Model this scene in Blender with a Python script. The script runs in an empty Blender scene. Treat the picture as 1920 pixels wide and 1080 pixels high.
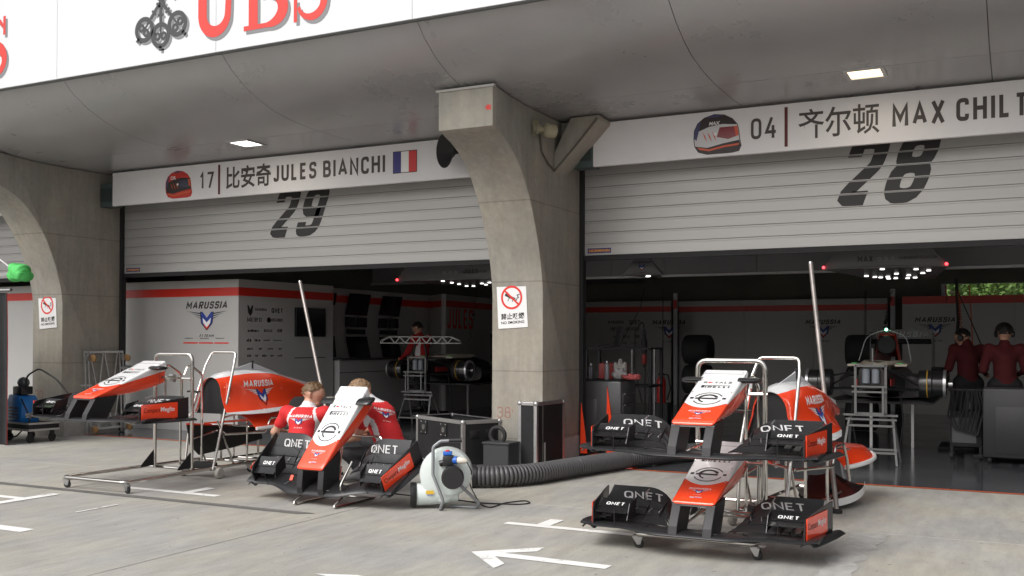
import bpy, bmesh, math, random
import numpy as np
from math import radians, sin, cos, pi
from mathutils import Vector, Matrix
from mathutils.bvhtree import BVHTree

SC = bpy.context.scene
COL = SC.collection
random.seed(7)

# ------------------------------------------------------------------ camera
F_PX, CX, CY = 1872.0, 960.0, 618.4          # focal length and principal point, in 1920-px units
YAW, PITCH, ROLL, EYE = 0.4681, 0.01155, 0.0028, 1.6
def _rot():
    cy, sy = cos(YAW), sin(YAW)
    fw = np.array([-sy, cy, 0]); rt = np.array([cy, sy, 0]); up = np.array([0, 0, 1.])
    cp, sp = cos(PITCH), sin(PITCH)
    f2 = fw*cp + up*sp; u2 = up*cp - fw*sp
    cr, sr = cos(ROLL), sin(ROLL)
    return rt*cr + u2*sr, u2*cr - rt*sr, f2
_RT, _UP, _FW = _rot()
cam_d = bpy.data.cameras.new('camera'); cam = bpy.data.objects.new('camera', cam_d); COL.objects.link(cam)
m = Matrix.Identity(4)
for i in range(3):
    m[i][0] = _RT[i]; m[i][1] = _UP[i]; m[i][2] = -_FW[i]
m[2][3] = EYE
cam.matrix_world = m
cam_d.sensor_width = 36; cam_d.lens = F_PX/1920*36
cam_d.shift_y = (CY - 540)/1920
cam_d.clip_start = .05; cam_d.clip_end = 2000
SC.camera = cam
# a pixel of the photograph gives a direction; the plane it meets gives the place
def _ray(x, y): return _RT*((x-CX)/F_PX) - _UP*((y-CY)/F_PX) + _FW
def gz(x, y, z=0.0):
    d = _ray(x, y); t = (z-EYE)/d[2]; return Vector((d[0]*t, d[1]*t, z))
def py(x, y, Y):
    d = _ray(x, y); t = Y/d[1]; return Vector((d[0]*t, Y, EYE+d[2]*t))
def px(x, y, X):
    d = _ray(x, y); t = X/d[0]; return Vector((X, d[1]*t, EYE+d[2]*t))

# ------------------------------------------------------------------ world, sun, exposure
W = bpy.data.worlds.new('World'); SC.world = W; W.use_nodes = True
nt = W.node_tree; nt.nodes.clear()
SUN_EL, SUN_AZ = radians(46), radians(200)     # azimuth clockwise from +Y
sky = nt.nodes.new('ShaderNodeTexSky'); sky.sky_type = 'NISHITA'; sky.sun_disc = False
sky.sun_elevation = SUN_EL; sky.sun_rotation = SUN_AZ; sky.air_density = 1.0; sky.dust_density = 6.0; sky.ozone_density = 1.0
hs = nt.nodes.new('ShaderNodeHueSaturation'); hs.inputs['Saturation'].default_value = .22
bg = nt.nodes.new('ShaderNodeBackground'); bg.inputs['Strength'].default_value = .15
wo = nt.nodes.new('ShaderNodeOutputWorld')
nt.links.new(sky.outputs[0], hs.inputs['Color']); nt.links.new(hs.outputs[0], bg.inputs[0]); nt.links.new(bg.outputs[0], wo.inputs[0])
sl = bpy.data.lights.new('sun', 'SUN'); sl.energy = .6; sl.angle = radians(35); sl.color = (1, .965, .92)
sun = bpy.data.objects.new('sun', sl); COL.objects.link(sun)
sd = Vector((sin(SUN_AZ)*cos(SUN_EL), cos(SUN_AZ)*cos(SUN_EL), sin(SUN_EL)))
sun.rotation_euler = sd.to_track_quat('Z', 'Y').to_euler(); sun.location = (0, -5, 12)
SC.view_settings.view_transform = 'Standard'; SC.view_settings.look = 'None'
SC.view_settings.exposure = 0.38; SC.view_settings.gamma = 1.0; SC.view_settings.use_curve_mapping = False

# ------------------------------------------------------------------ materials
MATS = {}
def N(t, typ, **kw):
    n = t.nodes.new(typ)
    for k, v in kw.items():
        if k in n.inputs: n.inputs[k].default_value = v
        else: setattr(n, k, v)
    return n
def mat(name, col, rough=.5, metal=0., var=0., scale=4., bump=0., bscale=60., coat=0., spec=.5, emit=None, estr=0., rvar=0., stretch=None, alpha=None, trans=0.):
    if name in MATS: return MATS[name]
    M = bpy.data.materials.new(name); M.use_nodes = True; t = M.node_tree; b = t.nodes['Principled BSDF']
    b.inputs['Base Color'].default_value = (*col, 1); b.inputs['Roughness'].default_value = rough
    b.inputs['Metallic'].default_value = metal; b.inputs['Specular IOR Level'].default_value = spec
    b.inputs['Coat Weight'].default_value = coat; b.inputs['Coat Roughness'].default_value = .06
    b.inputs['Transmission Weight'].default_value = trans
    if emit: b.inputs['Emission Color'].default_value = (*emit, 1); b.inputs['Emission Strength'].default_value = estr
    if var or bump or rvar:
        tc = N(t, 'ShaderNodeTexCoord'); mp = N(t, 'ShaderNodeMapping'); t.links.new(tc.outputs['Object'], mp.inputs[0])
        if stretch: mp.inputs['Scale'].default_value = stretch
    if var or rvar:
        nz = N(t, 'ShaderNodeTexNoise', Scale=scale, Detail=7.0, Roughness=.62); t.links.new(mp.outputs[0], nz.inputs['Vector'])
        rp = N(t, 'ShaderNodeMapRange'); rp.inputs[1].default_value = .3; rp.inputs[2].default_value = .7
        t.links.new(nz.outputs['Fac'], rp.inputs[0])
    if var:
        mx = N(t, 'ShaderNodeMix', data_type='RGBA')
        mx.inputs[6].default_value = (*[c*(1-var) for c in col], 1); mx.inputs[7].default_value = (*[min(1, c*(1+var)) for c in col], 1)
        t.links.new(rp.outputs[0], mx.inputs[0]); t.links.new(mx.outputs[2], b.inputs['Base Color'])
    if rvar:
        r2 = N(t, 'ShaderNodeMapRange'); r2.inputs[3].default_value = max(0, rough-rvar); r2.inputs[4].default_value = min(1, rough+rvar)
        t.links.new(rp.outputs[0], r2.inputs[0]); t.links.new(r2.outputs[0], b.inputs['Roughness'])
    if bump:
        n2 = N(t, 'ShaderNodeTexNoise', Scale=bscale, Detail=5.0); t.links.new(mp.outputs[0], n2.inputs['Vector'])
        bp = N(t, 'ShaderNodeBump', Strength=bump, Distance=.01); t.links.new(n2.outputs['Fac'], bp.inputs['Height'])
        t.links.new(bp.outputs[0], b.inputs['Normal'])
    MATS[name] = M
    return M

def ground_mat(name, col, streak=(1, 1, 1)):
    M = bpy.data.materials.new(name); M.use_nodes = True; t = M.node_tree; b = t.nodes['Principled BSDF']; L = t.links.new
    tc = N(t, 'ShaderNodeTexCoord'); v = tc.outputs['Object']
    def noise(sc, det=6., ro=.6, st=None):
        src = v
        if st:
            mp = N(t, 'ShaderNodeMapping'); mp.inputs['Scale'].default_value = st; L(v, mp.inputs[0]); src = mp.outputs[0]
        n = N(t, 'ShaderNodeTexNoise', Scale=sc, Detail=det, Roughness=ro); L(src, n.inputs['Vector']); return n.outputs['Fac']
    def rng(x, a, b_, c, d):
        r = N(t, 'ShaderNodeMapRange'); L(x, r.inputs[0])
        for i, q in enumerate((a, b_, c, d)): r.inputs[i+1].default_value = q
        return r.outputs[0]
    def mul(a, b_):
        q = N(t, 'ShaderNodeMath', operation='MULTIPLY'); L(a, q.inputs[0]); L(b_, q.inputs[1]); return q.outputs[0]
    f = mul(rng(noise(.45, 8, .65), .3, .72, .74, 1.12), rng(noise(3.2, 8, .7, streak), .32, .7, .80, 1.10))
    f = mul(f, rng(noise(70, 4, .7), .3, .7, .86, 1.10))
    f = mul(f, rng(noise(1.7, 9, .75, (1.5, .4, 1)), .66, .76, 1.0, .78))     # dark smears
    f = mul(f, rng(noise(13., 3, .5), .69, .74, 1.0, .55))                     # small spots
    cm = N(t, 'ShaderNodeMix', data_type='RGBA'); cm.inputs[6].default_value = (*col, 1)
    cm.inputs[7].default_value = (col[0]*1.0, col[1]*.97, col[2]*.88, 1); L(rng(noise(.9, 4), .4, .65, 0, 1), cm.inputs[0])
    vm = N(t, 'ShaderNodeVectorMath', operation='SCALE'); L(cm.outputs[2], vm.inputs[0]); L(f, vm.inputs['Scale'])
    L(vm.outputs[0], b.inputs['Base Color']); b.inputs['Roughness'].default_value = .82; b.inputs['Specular IOR Level'].default_value = .3
    bp = N(t, 'ShaderNodeBump', Strength=.25, Distance=.006); L(noise(90, 5), bp.inputs['Height']); L(bp.outputs[0], b.inputs['Normal'])
    MATS[name] = M; return M

def pillar_mat():
    M = bpy.data.materials.new('pillar_concrete'); M.use_nodes = True; t = M.node_tree; b = t.nodes['Principled BSDF']; L = t.links.new
    tc = N(t, 'ShaderNodeTexCoord'); v = tc.outputs['Object']
    def noise(sc, st, det=7.):
        mp = N(t, 'ShaderNodeMapping'); mp.inputs['Scale'].default_value = st; L(v, mp.inputs[0])
        n = N(t, 'ShaderNodeTexNoise', Scale=sc, Detail=det, Roughness=.65); L(mp.outputs[0], n.inputs['Vector']); return n.outputs['Fac']
    def rng(x, a, b_, c, d):
        r = N(t, 'ShaderNodeMapRange'); L(x, r.inputs[0])
        for i, q in enumerate((a, b_, c, d)): r.inputs[i+1].default_value = q
        return r.outputs[0]
    def mul(a, b_):
        q = N(t, 'ShaderNodeMath', operation='MULTIPLY'); L(a, q.inputs[0]); L(b_, q.inputs[1]); return q.outputs[0]
    f = mul(rng(noise(1.1, (1, 1, .6)), .3, .72, .78, 1.14), rng(noise(4, (3, 3, .25)), .3, .7, .88, 1.08))
    f = mul(f, rng(noise(14, (1, 1, 1)), .3, .7, .92, 1.06)); f = mul(f, rng(noise(3.2, (1, 1, 1), 9), .64, .72, 1.0, 1.22))
    f = mul(f, rng(noise(30, (1, 1, 1), 2), .74, .8, 1.0, .6))
    cm = N(t, 'ShaderNodeMix', data_type='RGBA'); cm.inputs[6].default_value = (.375, .345, .29, 1); cm.inputs[7].default_value = (.325, .315, .285, 1)
    L(rng(noise(.8, (1, 1, 1)), .4, .6, 0, 1), cm.inputs[0])
    vm = N(t, 'ShaderNodeVectorMath', operation='SCALE'); L(cm.outputs[2], vm.inputs[0]); L(f, vm.inputs['Scale'])
    sp = N(t, 'ShaderNodeSeparateXYZ'); L(v, sp.inputs[0]); fl = f
    for z0 in (.36, 1.22, 2.36, 3.34):          # shuttering joints
        d1 = N(t, 'ShaderNodeMath', operation='SUBTRACT'); L(sp.outputs[2], d1.inputs[0]); d1.inputs[1].default_value = z0
        d2 = N(t, 'ShaderNodeMath', operation='ABSOLUTE'); L(d1.outputs[0], d2.inputs[0]); fl = mul(fl, rng(d2.outputs[0], .003, .012, .72, 1.0))
    L(fl, vm.inputs['Scale'])
    L(vm.outputs[0], b.inputs['Base Color']); b.inputs['Roughness'].default_value = .8; b.inputs['Specular IOR Level'].default_value = .3
    bp = N(t, 'ShaderNodeBump', Strength=.3, Distance=.006); L(noise(40, (1, 1, .4)), bp.inputs['Height']); L(bp.outputs[0], b.inputs['Normal'])
    MATS['pillar'] = M; return M

def carbon_mat():
    M = bpy.data.materials.new('carbon_fibre'); M.use_nodes = True; t = M.node_tree; b = t.nodes['Principled BSDF']; L = t.links.new
    tc = N(t, 'ShaderNodeTexCoord'); ck = N(t, 'ShaderNodeTexChecker', Scale=110.0)
    ck.inputs[1].default_value = (.012, .012, .013, 1); ck.inputs[2].default_value = (.026, .026, .028, 1)
    L(tc.outputs['Object'], ck.inputs[0]); L(ck.outputs[0], b.inputs['Base Color'])
    b.inputs['Roughness'].default_value = .33; b.inputs['Coat Weight'].default_value = .12; b.inputs['Coat Roughness'].default_value = .08; b.inputs['Specular IOR Level'].default_value = .3
    MATS['carbon'] = M; return M

GROUND = ground_mat('pit_lane_concrete', (.395, .388, .368), (2.2, .5, 1))
PILLAR = pillar_mat(); CARBON = carbon_mat()
def C(hexs):
    h = hexs.lstrip('#'); o = []
    for i in (0, 2, 4):
        c = int(h[i:i+2], 16)/255; o.append(c/12.92 if c <= .04045 else ((c+.055)/1.055)**2.4)
    return tuple(o)
RED = mat('signal_red_paint', (.92, .062, .014), .28, coat=.7, var=.04)
WHITE = mat('white_paint', (.80, .80, .80), .3, coat=.5, var=.02)
GREYW = mat('satin_grey_paint', (.55, .56, .57), .4)
CHROME = mat('polished_steel', (.62, .60, .57), .16, 1., rvar=.06, scale=9)
STEEL = mat('brushed_steel', (.45, .45, .45), .35, 1., var=.1)
ALU = mat('aluminium', (.55, .55, .55), .38, .9, var=.08, scale=20)
BLACK = mat('black_plastic', (.014, .014, .015), .4)
MATBLK = mat('matt_black', (.012, .012, .013), .7, var=.2)
RUBBER = mat('rubber', (.018, .018, .018), .75, var=.2)
INK = mat('black_print', (.02, .019, .019), .5)
GREYINK = mat('charcoal_print', (.06, .05, .048), .5)
WHITEINK = mat('white_print', (.82, .82, .82), .45)
BLUE = mat('blue_print', (.02, .05, .30), .4)
REDINK = mat('red_print', (.72, .03, .02), .45)
SILVER = mat('silver_print', (.42, .43, .45), .4)
def worn_paint():
    M = bpy.data.materials.new('worn_road_paint'); M.use_nodes = True; t = M.node_tree; b = t.nodes['Principled BSDF']; L = t.links.new
    tc = N(t, 'ShaderNodeTexCoord'); n1 = N(t, 'ShaderNodeTexNoise', Scale=34., Detail=8., Roughness=.75); L(tc.outputs['Object'], n1.inputs['Vector'])
    n2 = N(t, 'ShaderNodeTexNoise', Scale=5., Detail=4.); L(tc.outputs['Object'], n2.inputs['Vector'])
    ad = N(t, 'ShaderNodeMath', operation='ADD'); L(n1.outputs['Fac'], ad.inputs[0]); L(n2.outputs['Fac'], ad.inputs[1])
    r = N(t, 'ShaderNodeMapRange'); r.inputs[1].default_value = 1.14; r.inputs[2].default_value = 1.24; L(ad.outputs[0], r.inputs[0])
    mx = N(t, 'ShaderNodeMix', data_type='RGBA'); mx.inputs[6].default_value = (.78, .78, .76, 1); mx.inputs[7].default_value = (.42, .41, .39, 1); L(r.outputs[0], mx.inputs[0])
    L(mx.outputs[2], b.inputs['Base Color']); b.inputs['Roughness'].default_value = .75; return M
MARK = worn_paint()

# ------------------------------------------------------------------ mesh building
def V(*a): return Vector(a if len(a) > 1 else a[0])
def fillet(pts, r, n=5, closed=False):
    P = [Vector(p) for p in pts]; out = []
    K = len(P)
    for i, p in enumerate(P):
        if not closed and i in (0, K-1): out.append(p); continue
        a = P[i-1]; b = P[(i+1) % K]
        d1 = (a-p); d2 = (b-p); l1, l2 = d1.length, d2.length
        d1.normalize(); d2.normalize(); ang = d1.angle(d2)
        if ang > 3.1: out.append(p); continue
        rr = r[i] if isinstance(r, (list, tuple)) else r
        t = min(rr/math.tan(ang/2), l1*.49, l2*.49)
        s, e = p+d1*t, p+d2*t
        for k in range(n+1):
            u = k/n; out.append(s*(1-u)**2 + p*2*u*(1-u) + e*u*u)
    return out
class MB:
    def __init__(s): s.v = []; s.f = []; s.m = []
    def add(s, vs, fs, mi=0):
        o = len(s.v); s.v += [Vector(v) for v in vs]; s.f += [tuple(i+o for i in f) for f in fs]; s.m += [mi]*len(fs); return s
    def box(s, c, d, mi=0, rot=None, taper=None):
        c = Vector(c); h = Vector(d)/2; vs = []
        for z in (-1, 1):
            k = taper if (taper and z > 0) else 1
            for x, y in ((-1, -1), (1, -1), (1, 1), (-1, 1)):
                p = Vector((x*h.x*k, y*h.y*k, z*h.z)); vs.append(c + (rot @ p if rot else p))
        return s.add(vs, [(0, 3, 2, 1), (4, 5, 6, 7), (0, 1, 5, 4), (1, 2, 6, 5), (2, 3, 7, 6), (3, 0, 4, 7)], mi)
    def bar(s, a, b, w, h=None, mi=0, up=(0, 0, 1)):
        a, b = Vector(a), Vector(b); h = h or w; z = (b-a); L = z.length; z.normalize(); u = Vector(up)
        if abs(z.dot(u)) > .97: u = Vector((0, 1, 0)) if abs(z.y) < .9 else Vector((1, 0, 0))
        x = u.cross(z).normalized(); y = z.cross(x)
        return s.box((a+b)/2, (w, h, L), mi, Matrix((x, y, z)).transposed())
    def tube(s, pts, r, n=8, mi=0, closed=False, caps=True):
        P = [Vector(p) for p in pts]; K = len(P); R = r if isinstance(r, (list, tuple)) else [r]*K
        T = []
        for i in range(K):
            if closed: d = P[(i+1) % K]-P[i-1]
            else: d = P[min(i+1, K-1)]-P[max(i-1, 0)]
            T.append(d.normalized() if d.length > 1e-9 else Vector((0, 0, 1)))
        up = Vector((0, 0, 1)) if abs(T[0].z) < .9 else Vector((1, 0, 0))
        x = up.cross(T[0]).normalized(); vs = []; fs = []
        for i in range(K):
            x = (x - T[i]*x.dot(T[i])).normalized(); y = T[i].cross(x)
            for k in range(n):
                a = 2*pi*k/n; vs.append(P[i] + (x*cos(a)+y*sin(a))*R[i])
        for i in range(K if closed else K-1):
            j = (i+1) % K
            for k in range(n):
                l = (k+1) % n; fs.append((i*n+k, i*n+l, j*n+l, j*n+k))
        if caps and not closed:
            fs.append(tuple(range(n-1, -1, -1))); fs.append(tuple((K-1)*n+k for k in range(n)))
        return s.add(vs, fs, mi)
    def lathe(s, prof, o=(0, 0, 0), axis=(0, 0, 1), n=20, mi=0, ref=None):
        o = Vector(o); z = Vector(axis).normalized(); u = Vector(ref) if ref else (Vector((1, 0, 0)) if abs(z.x) < .9 else Vector((0, 1, 0)))
        x = (u - z*u.dot(z)).normalized(); y = z.cross(x); vs = []; fs = []
        K = len(prof)
        for r, h in prof:
            for k in range(n):
                a = 2*pi*k/n; vs.append(o + z*h + (x*cos(a)+y*sin(a))*max(r, 1e-4))
        for i in range(K-1):
            for k in range(n):
                l = (k+1) % n; fs.append((i*n+k, i*n+l, (i+1)*n+l, (i+1)*n+k))
        fs.append(tuple(range(n-1, -1, -1))); fs.append(tuple((K-1)*n+k for k in range(n)))
        return s.add(vs, fs, mi)
    def prism(s, poly, o, u, v, d, mi=0):
        """poly in (u,v) from o, extruded by vector d"""
        o, u, v, d = Vector(o), Vector(u), Vector(v), Vector(d); n = len(poly)
        a = [o+u*p[0]+v*p[1] for p in poly]
        fs = [tuple(range(n-1, -1, -1)), tuple(range(n, 2*n))] + [(i, (i+1) % n, n+(i+1) % n, n+i) for i in range(n)]
        return s.add(a+[q+d for q in a], fs, mi)
    def loft(s, secs, mi=0, closed=True, caps=True):
        n = len(secs[0]); vs = [p for q in secs for p in q]; fs = []
        for i in range(len(secs)-1):
            for k in range(n if closed else n-1):
                l = (k+1) % n; fs.append((i*n+k, i*n+l, (i+1)*n+l, (i+1)*n+k))
        if caps and closed:
            fs.append(tuple(range(n-1, -1, -1))); fs.append(tuple((len(secs)-1)*n+k for k in range(n)))
        return s.add(vs, fs, mi)
    def ball(s, c, r, nu=14, nv=9, mi=0, rot=None):
        c = Vector(c); r = Vector((r, r, r)) if isinstance(r, (int, float)) else Vector(r); vs = []; fs = []
        for j in range(1, nv):
            t = pi*j/nv
            for i in range(nu):
                a = 2*pi*i/nu; p = Vector((r.x*sin(t)*cos(a), r.y*sin(t)*sin(a), r.z*cos(t))); vs.append(c+(rot @ p if rot else p))
        p = Vector((0, 0, r.z)); q = -p; vs += [c+(rot @ p if rot else p), c+(rot @ q if rot else q)]
        for j in range(nv-2):
            for i in range(nu):
                k = (i+1) % nu; fs.append((j*nu+i, (j+1)*nu+i, (j+1)*nu+k, j*nu+k))
        T, B = (nv-1)*nu, (nv-1)*nu+1
        for i in range(nu):
            k = (i+1) % nu; fs.append((T, i, k)); fs.append((B, (nv-2)*nu+k, (nv-2)*nu+i))
        return s.add(vs, fs, mi)
    def plate(s, poly3, th, mi=0):
        """closed planar polygon given a thickness along its normal"""
        P = [Vector(p) for p in poly3]; nrm = Vector((0, 0, 0))
        for i in range(len(P)):
            a, b = P[i], P[(i+1) % len(P)]; nrm += a.cross(b)
        nrm.normalize(); n = len(P); a = [p-nrm*th/2 for p in P]; b = [p+nrm*th/2 for p in P]
        return s.add(a+b, [tuple(range(n-1, -1, -1)), tuple(range(n, 2*n))]+[(i, (i+1) % n, n+(i+1) % n, n+i) for i in range(n)], mi)
    def sheet(s, grid, th=0., mi=0):
        """grid[i][j] of points; a skin with thickness"""
        R, Cn = len(grid), len(grid[0]); top = [Vector(p) for r in grid for p in r]
        fs = [(i*Cn+j, i*Cn+j+1, (i+1)*Cn+j+1, (i+1)*Cn+j) for i in range(R-1) for j in range(Cn-1)]
        if not th: return s.add(top, fs, mi)
        nr = [Vector((0, 0, 0)) for _ in top]
        for f in fs:
            q = (top[f[1]]-top[f[0]]).cross(top[f[3]]-top[f[0]])
            for i in f: nr[i] += q
        bot = [p - k.normalized()*th for p, k in zip(top, nr)]; o = len(top)
        fs2 = fs + [tuple(o+i for i in reversed(f)) for f in fs]
        edge = [(0*Cn+j, 0*Cn+j+1) for j in range(Cn-1)] + [(i*Cn+Cn-1, (i+1)*Cn+Cn-1) for i in range(R-1)] + \
               [((R-1)*Cn+j+1, (R-1)*Cn+j) for j in range(Cn-1)] + [((i+1)*Cn, i*Cn) for i in range(R-1)]
        fs2 += [(b, a, a+o, b+o) for a, b in edge]
        return s.add(top+bot, fs2, mi)
    def move(s, M):
        s.v = [M @ p for p in s.v]; return s
    def build(s, name, mats, parent=None, angle=38, bevel=0., recalc=True):
        me = bpy.data.meshes.new(name); me.from_pydata([tuple(p) for p in s.v], [], s.f)
        mats = mats if isinstance(mats, (list, tuple)) else [mats]
        for k in mats: me.materials.append(k)
        me.polygons.foreach_set('material_index', s.m)
        if bevel or recalc:
            bm = bmesh.new(); bm.from_mesh(me)
            if recalc: bmesh.ops.recalc_face_normals(bm, faces=bm.faces)
            if bevel:
                ed = [e for e in bm.edges if len(e.link_faces) == 2 and e.calc_face_angle(0) > .6]
                bmesh.ops.bevel(bm, geom=ed, offset=bevel, segments=2, profile=.5, affect='EDGES', clamp_overlap=True)
            bm.to_mesh(me); bm.free()
        if angle:
            me.shade_smooth(); me.set_sharp_from_angle(angle=radians(angle))
        return obj(name, me, parent)
def obj(name, me, parent=None):
    o = bpy.data.objects.new(name, me); COL.objects.link(o)
    if parent: o.parent = parent
    return o
def thing(name, label, cat, loc=(0, 0, 0), rot=(0, 0, 0), group=None):
    o = bpy.data.objects.new(name, None); COL.objects.link(o); o.empty_display_size = .1
    o.location = loc; o.rotation_euler = rot; return tag(o, label, cat, group)
def tag(o, label, cat, group=None, kind=None):
    o['label'] = label; o['category'] = cat
    if group: o['group'] = group
    if kind: o['kind'] = kind
    return o
def struct(o, label=None, cat=None, kind='structure'):
    o['kind'] = kind
    if label: o['label'] = label
    if cat: o['category'] = cat
    return o
def copy_tree(o, parent=None):
    c = o.copy(); COL.objects.link(c)
    if parent: c.parent = parent
    for ch in list(o.children): copy_tree(ch, c)
    return c

# ------------------------------------------------------------------ flat print: lettering and emblems
class Art:
    """2-D triangles with a material each, laid on a plane or wrapped onto a mesh"""
    def __init__(s): s.v = []; s.f = []; s.m = []; s.mats = []
    def _mi(s, mt):
        if mt not in s.mats: s.mats.append(mt)
        return s.mats.index(mt)
    def poly(s, pts, mt, z=0.):
        o = len(s.v); s.v += [(p[0], p[1], z) for p in pts]; s.f.append(tuple(range(o, o+len(pts)))); s.m.append(s._mi(mt)); return s
    def rect(s, x0, y0, x1, y1, mt, z=0.): return s.poly([(x0, y0), (x1, y0), (x1, y1), (x0, y1)], mt, z)
    def ring(s, c, r0, r1, mt, a0=0, a1=360, n=40, z=0., sx=1.):
        o = len(s.v); k = max(3, int(n*abs(a1-a0)/360))
        for i in range(k+1):
            a = radians(a0+(a1-a0)*i/k)
            s.v += [(c[0]+sx*r0*cos(a), c[1]+r0*sin(a), z), (c[0]+sx*r1*cos(a), c[1]+r1*sin(a), z)]
        for i in range(k): s.f.append((o+2*i, o+2*i+1, o+2*i+3, o+2*i+2)); s.m.append(s._mi(mt))
        return s
    def disc(s, c, r, mt, n=28, z=0., sx=1.): return s.poly([(c[0]+sx*r*cos(2*pi*i/n), c[1]+r*sin(2*pi*i/n)) for i in range(n)], mt, z)
    def stroke(s, pts, w, mt, z=0., closed=False):
        P = [Vector((p[0], p[1], 0)) for p in pts]; o = len(s.v); K = len(P)
        def nrm(a, b):
            d = (b-a).normalized(); return Vector((-d.y, d.x, 0))
        for i, p in enumerate(P):
            n0 = nrm(P[i-1], p) if (i or closed) else nrm(p, P[1]); n1 = nrm(p, P[(i+1) % K]) if (i < K-1 or closed) else n0
            q = n0+n1; q = q.normalized() if q.length > 1e-6 else n0; q = q/max(.45, q.dot(n0))
            wi = w[i] if isinstance(w, (list, tuple)) else w
            s.v += [tuple(p+q*wi/2 + Vector((0, 0, z))), tuple(p-q*wi/2 + Vector((0, 0, z)))]
        for i in range(K if closed else K-1):
            j = (i+1) % K; s.f.append((o+2*i, o+2*i+1, o+2*j+1, o+2*j)); s.m.append(s._mi(mt))
        return s
    def sans(s, st, x, y, h, mt, width=None, t=.16, shear=0., align='LEFT', z=0., r=.26, gap=.2):
        """plain stroke lettering in the manner of road and board signs; t = stroke / height"""
        out = []; cx = 0.
        for ch in st:
            if ch == ' ': cx += .34; continue
            w, strokes = GLYPH.get(ch, GLYPH['O']); i = t/2; iw = w
            for kk, (pts, rad) in enumerate(strokes):
                closed = pts[0] == pts[-1] and len(pts) > 3
                P = [(cx+i+p[0]*(iw-2*i), i+p[1]*(1-2*i), 0) for p in (pts[:-1] if closed else pts)]
                if rad and r: P = fillet(P, r*rad, 4, closed)
                out.append(([(p[0], p[1]) for p in P], closed, kk))
            cx += w+gap
        W = cx-gap; kx = (width/W) if width else h; ax = {'LEFT': 0, 'CENTER': -.5, 'RIGHT': -1}[align]*W
        n0 = len(s.v)
        for P, closed, kk in out:
            a0 = len(s.v); s.stroke(P, t, mt, z+.0003*kk, closed)
            for q in range(a0, len(s.v)):
                vx, vy, vz = s.v[q]; s.v[q] = (x+(vx+ax+shear*(vy-.5))*kx, y+vy*h, vz)
        return s
    def text(s, st, x, y, h, mt, width=None, bold=0., shear=0., align='LEFT', z=0., spacing=1.):
        cu = bpy.data.curves.new('t', 'FONT'); cu.body = st; cu.size = 1.; cu.resolution_u = 3
        cu.offset = bold; cu.shear = shear; cu.space_character = spacing
        to = bpy.data.objects.new('t', cu); COL.objects.link(to)
        dg = bpy.context.evaluated_depsgraph_get(); me = bpy.data.meshes.new_from_object(to.evaluated_get(dg))
        vs = np.array([v.co[:] for v in me.vertices]).reshape(-1, 3)
        fs = [tuple(p.vertices) for p in me.polygons]
        bpy.data.objects.remove(to); bpy.data.curves.remove(cu); bpy.data.meshes.remove(me)
        if not len(vs): return s
        x0, x1 = vs[:, 0].min(), vs[:, 0].max(); y0, y1 = vs[:, 1].min(), vs[:, 1].max()
        ky = h/(y1-y0); kx = (width/(x1-x0)) if width else ky
        w = (x1-x0)*kx; ax = {'LEFT': 0, 'CENTER': -w/2, 'RIGHT': -w}[align]
        o = len(s.v); mi = s._mi(mt)
        for p in vs: s.v.append(((p[0]-x0)*kx+x+ax, (p[1]-y0)*ky+y, z))
        s.f += [tuple(i+o for i in f) for f in fs]; s.m += [mi]*len(fs)
        return s
    def smudge(s, x, y, w, h, mt, seed=1):
        """a mark too small to read in the photograph: a few uneven strokes"""
        rg = random.Random(seed); n = max(3, int(w/h*1.6)); q = w/n
        for i in range(n):
            a, b = rg.uniform(0, .25)*h, rg.uniform(.7, 1.)*h; s.rect(x+i*q+.12*q, y+a, x+(i+.62+.25*rg.random())*q, y+b, mt)
        return s
    def place(s, name, o, u, v, parent=None, lift=.003, wrap=None, sub=0, local=None):
        """o origin, u/v unit axes in the parent's space; wrap = BVHTree in the same space"""
        o, u, v = Vector(o), Vector(u).normalized(), Vector(v).normalized(); n = u.cross(v).normalized()
        vs = s.v; fs = s.f; ms = s.m
        if wrap is not None or sub:
            bm = bmesh.new(); bv = [bm.verts.new(p) for p in vs]
            for f, mi in zip(fs, ms):
                try: q = bm.faces.new([bv[i] for i in f]); q.material_index = mi
                except ValueError: pass
            bmesh.ops.triangulate(bm, faces=bm.faces)
            for _ in range(4):
                ed = [e for e in bm.edges if e.calc_length() > (sub or .05)]
                if not ed: break
                bmesh.ops.subdivide_edges(bm, edges=ed, cuts=1); bmesh.ops.triangulate(bm, faces=bm.faces)
            bm.verts.index_update(); vs = [tuple(q.co) for q in bm.verts]
            fs = [tuple(q.index for q in f.verts) for f in bm.faces]; ms = [f.material_index for f in bm.faces]; bm.free()
        out = []
        for p in vs:
            q = o + u*p[0] + v*p[1]
            if wrap is not None:
                h = wrap.ray_cast(q + n*.6, -n, 1.4)
                if h[0] is not None: q = h[0]
            out.append(tuple(q + n*(lift+p[2])))
        me = bpy.data.meshes.new(name); me.from_pydata(out, [], fs)
        for k in s.mats: me.materials.append(k)
        me.polygons.foreach_set('material_index', ms)
        return obj(name, me, parent)

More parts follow.
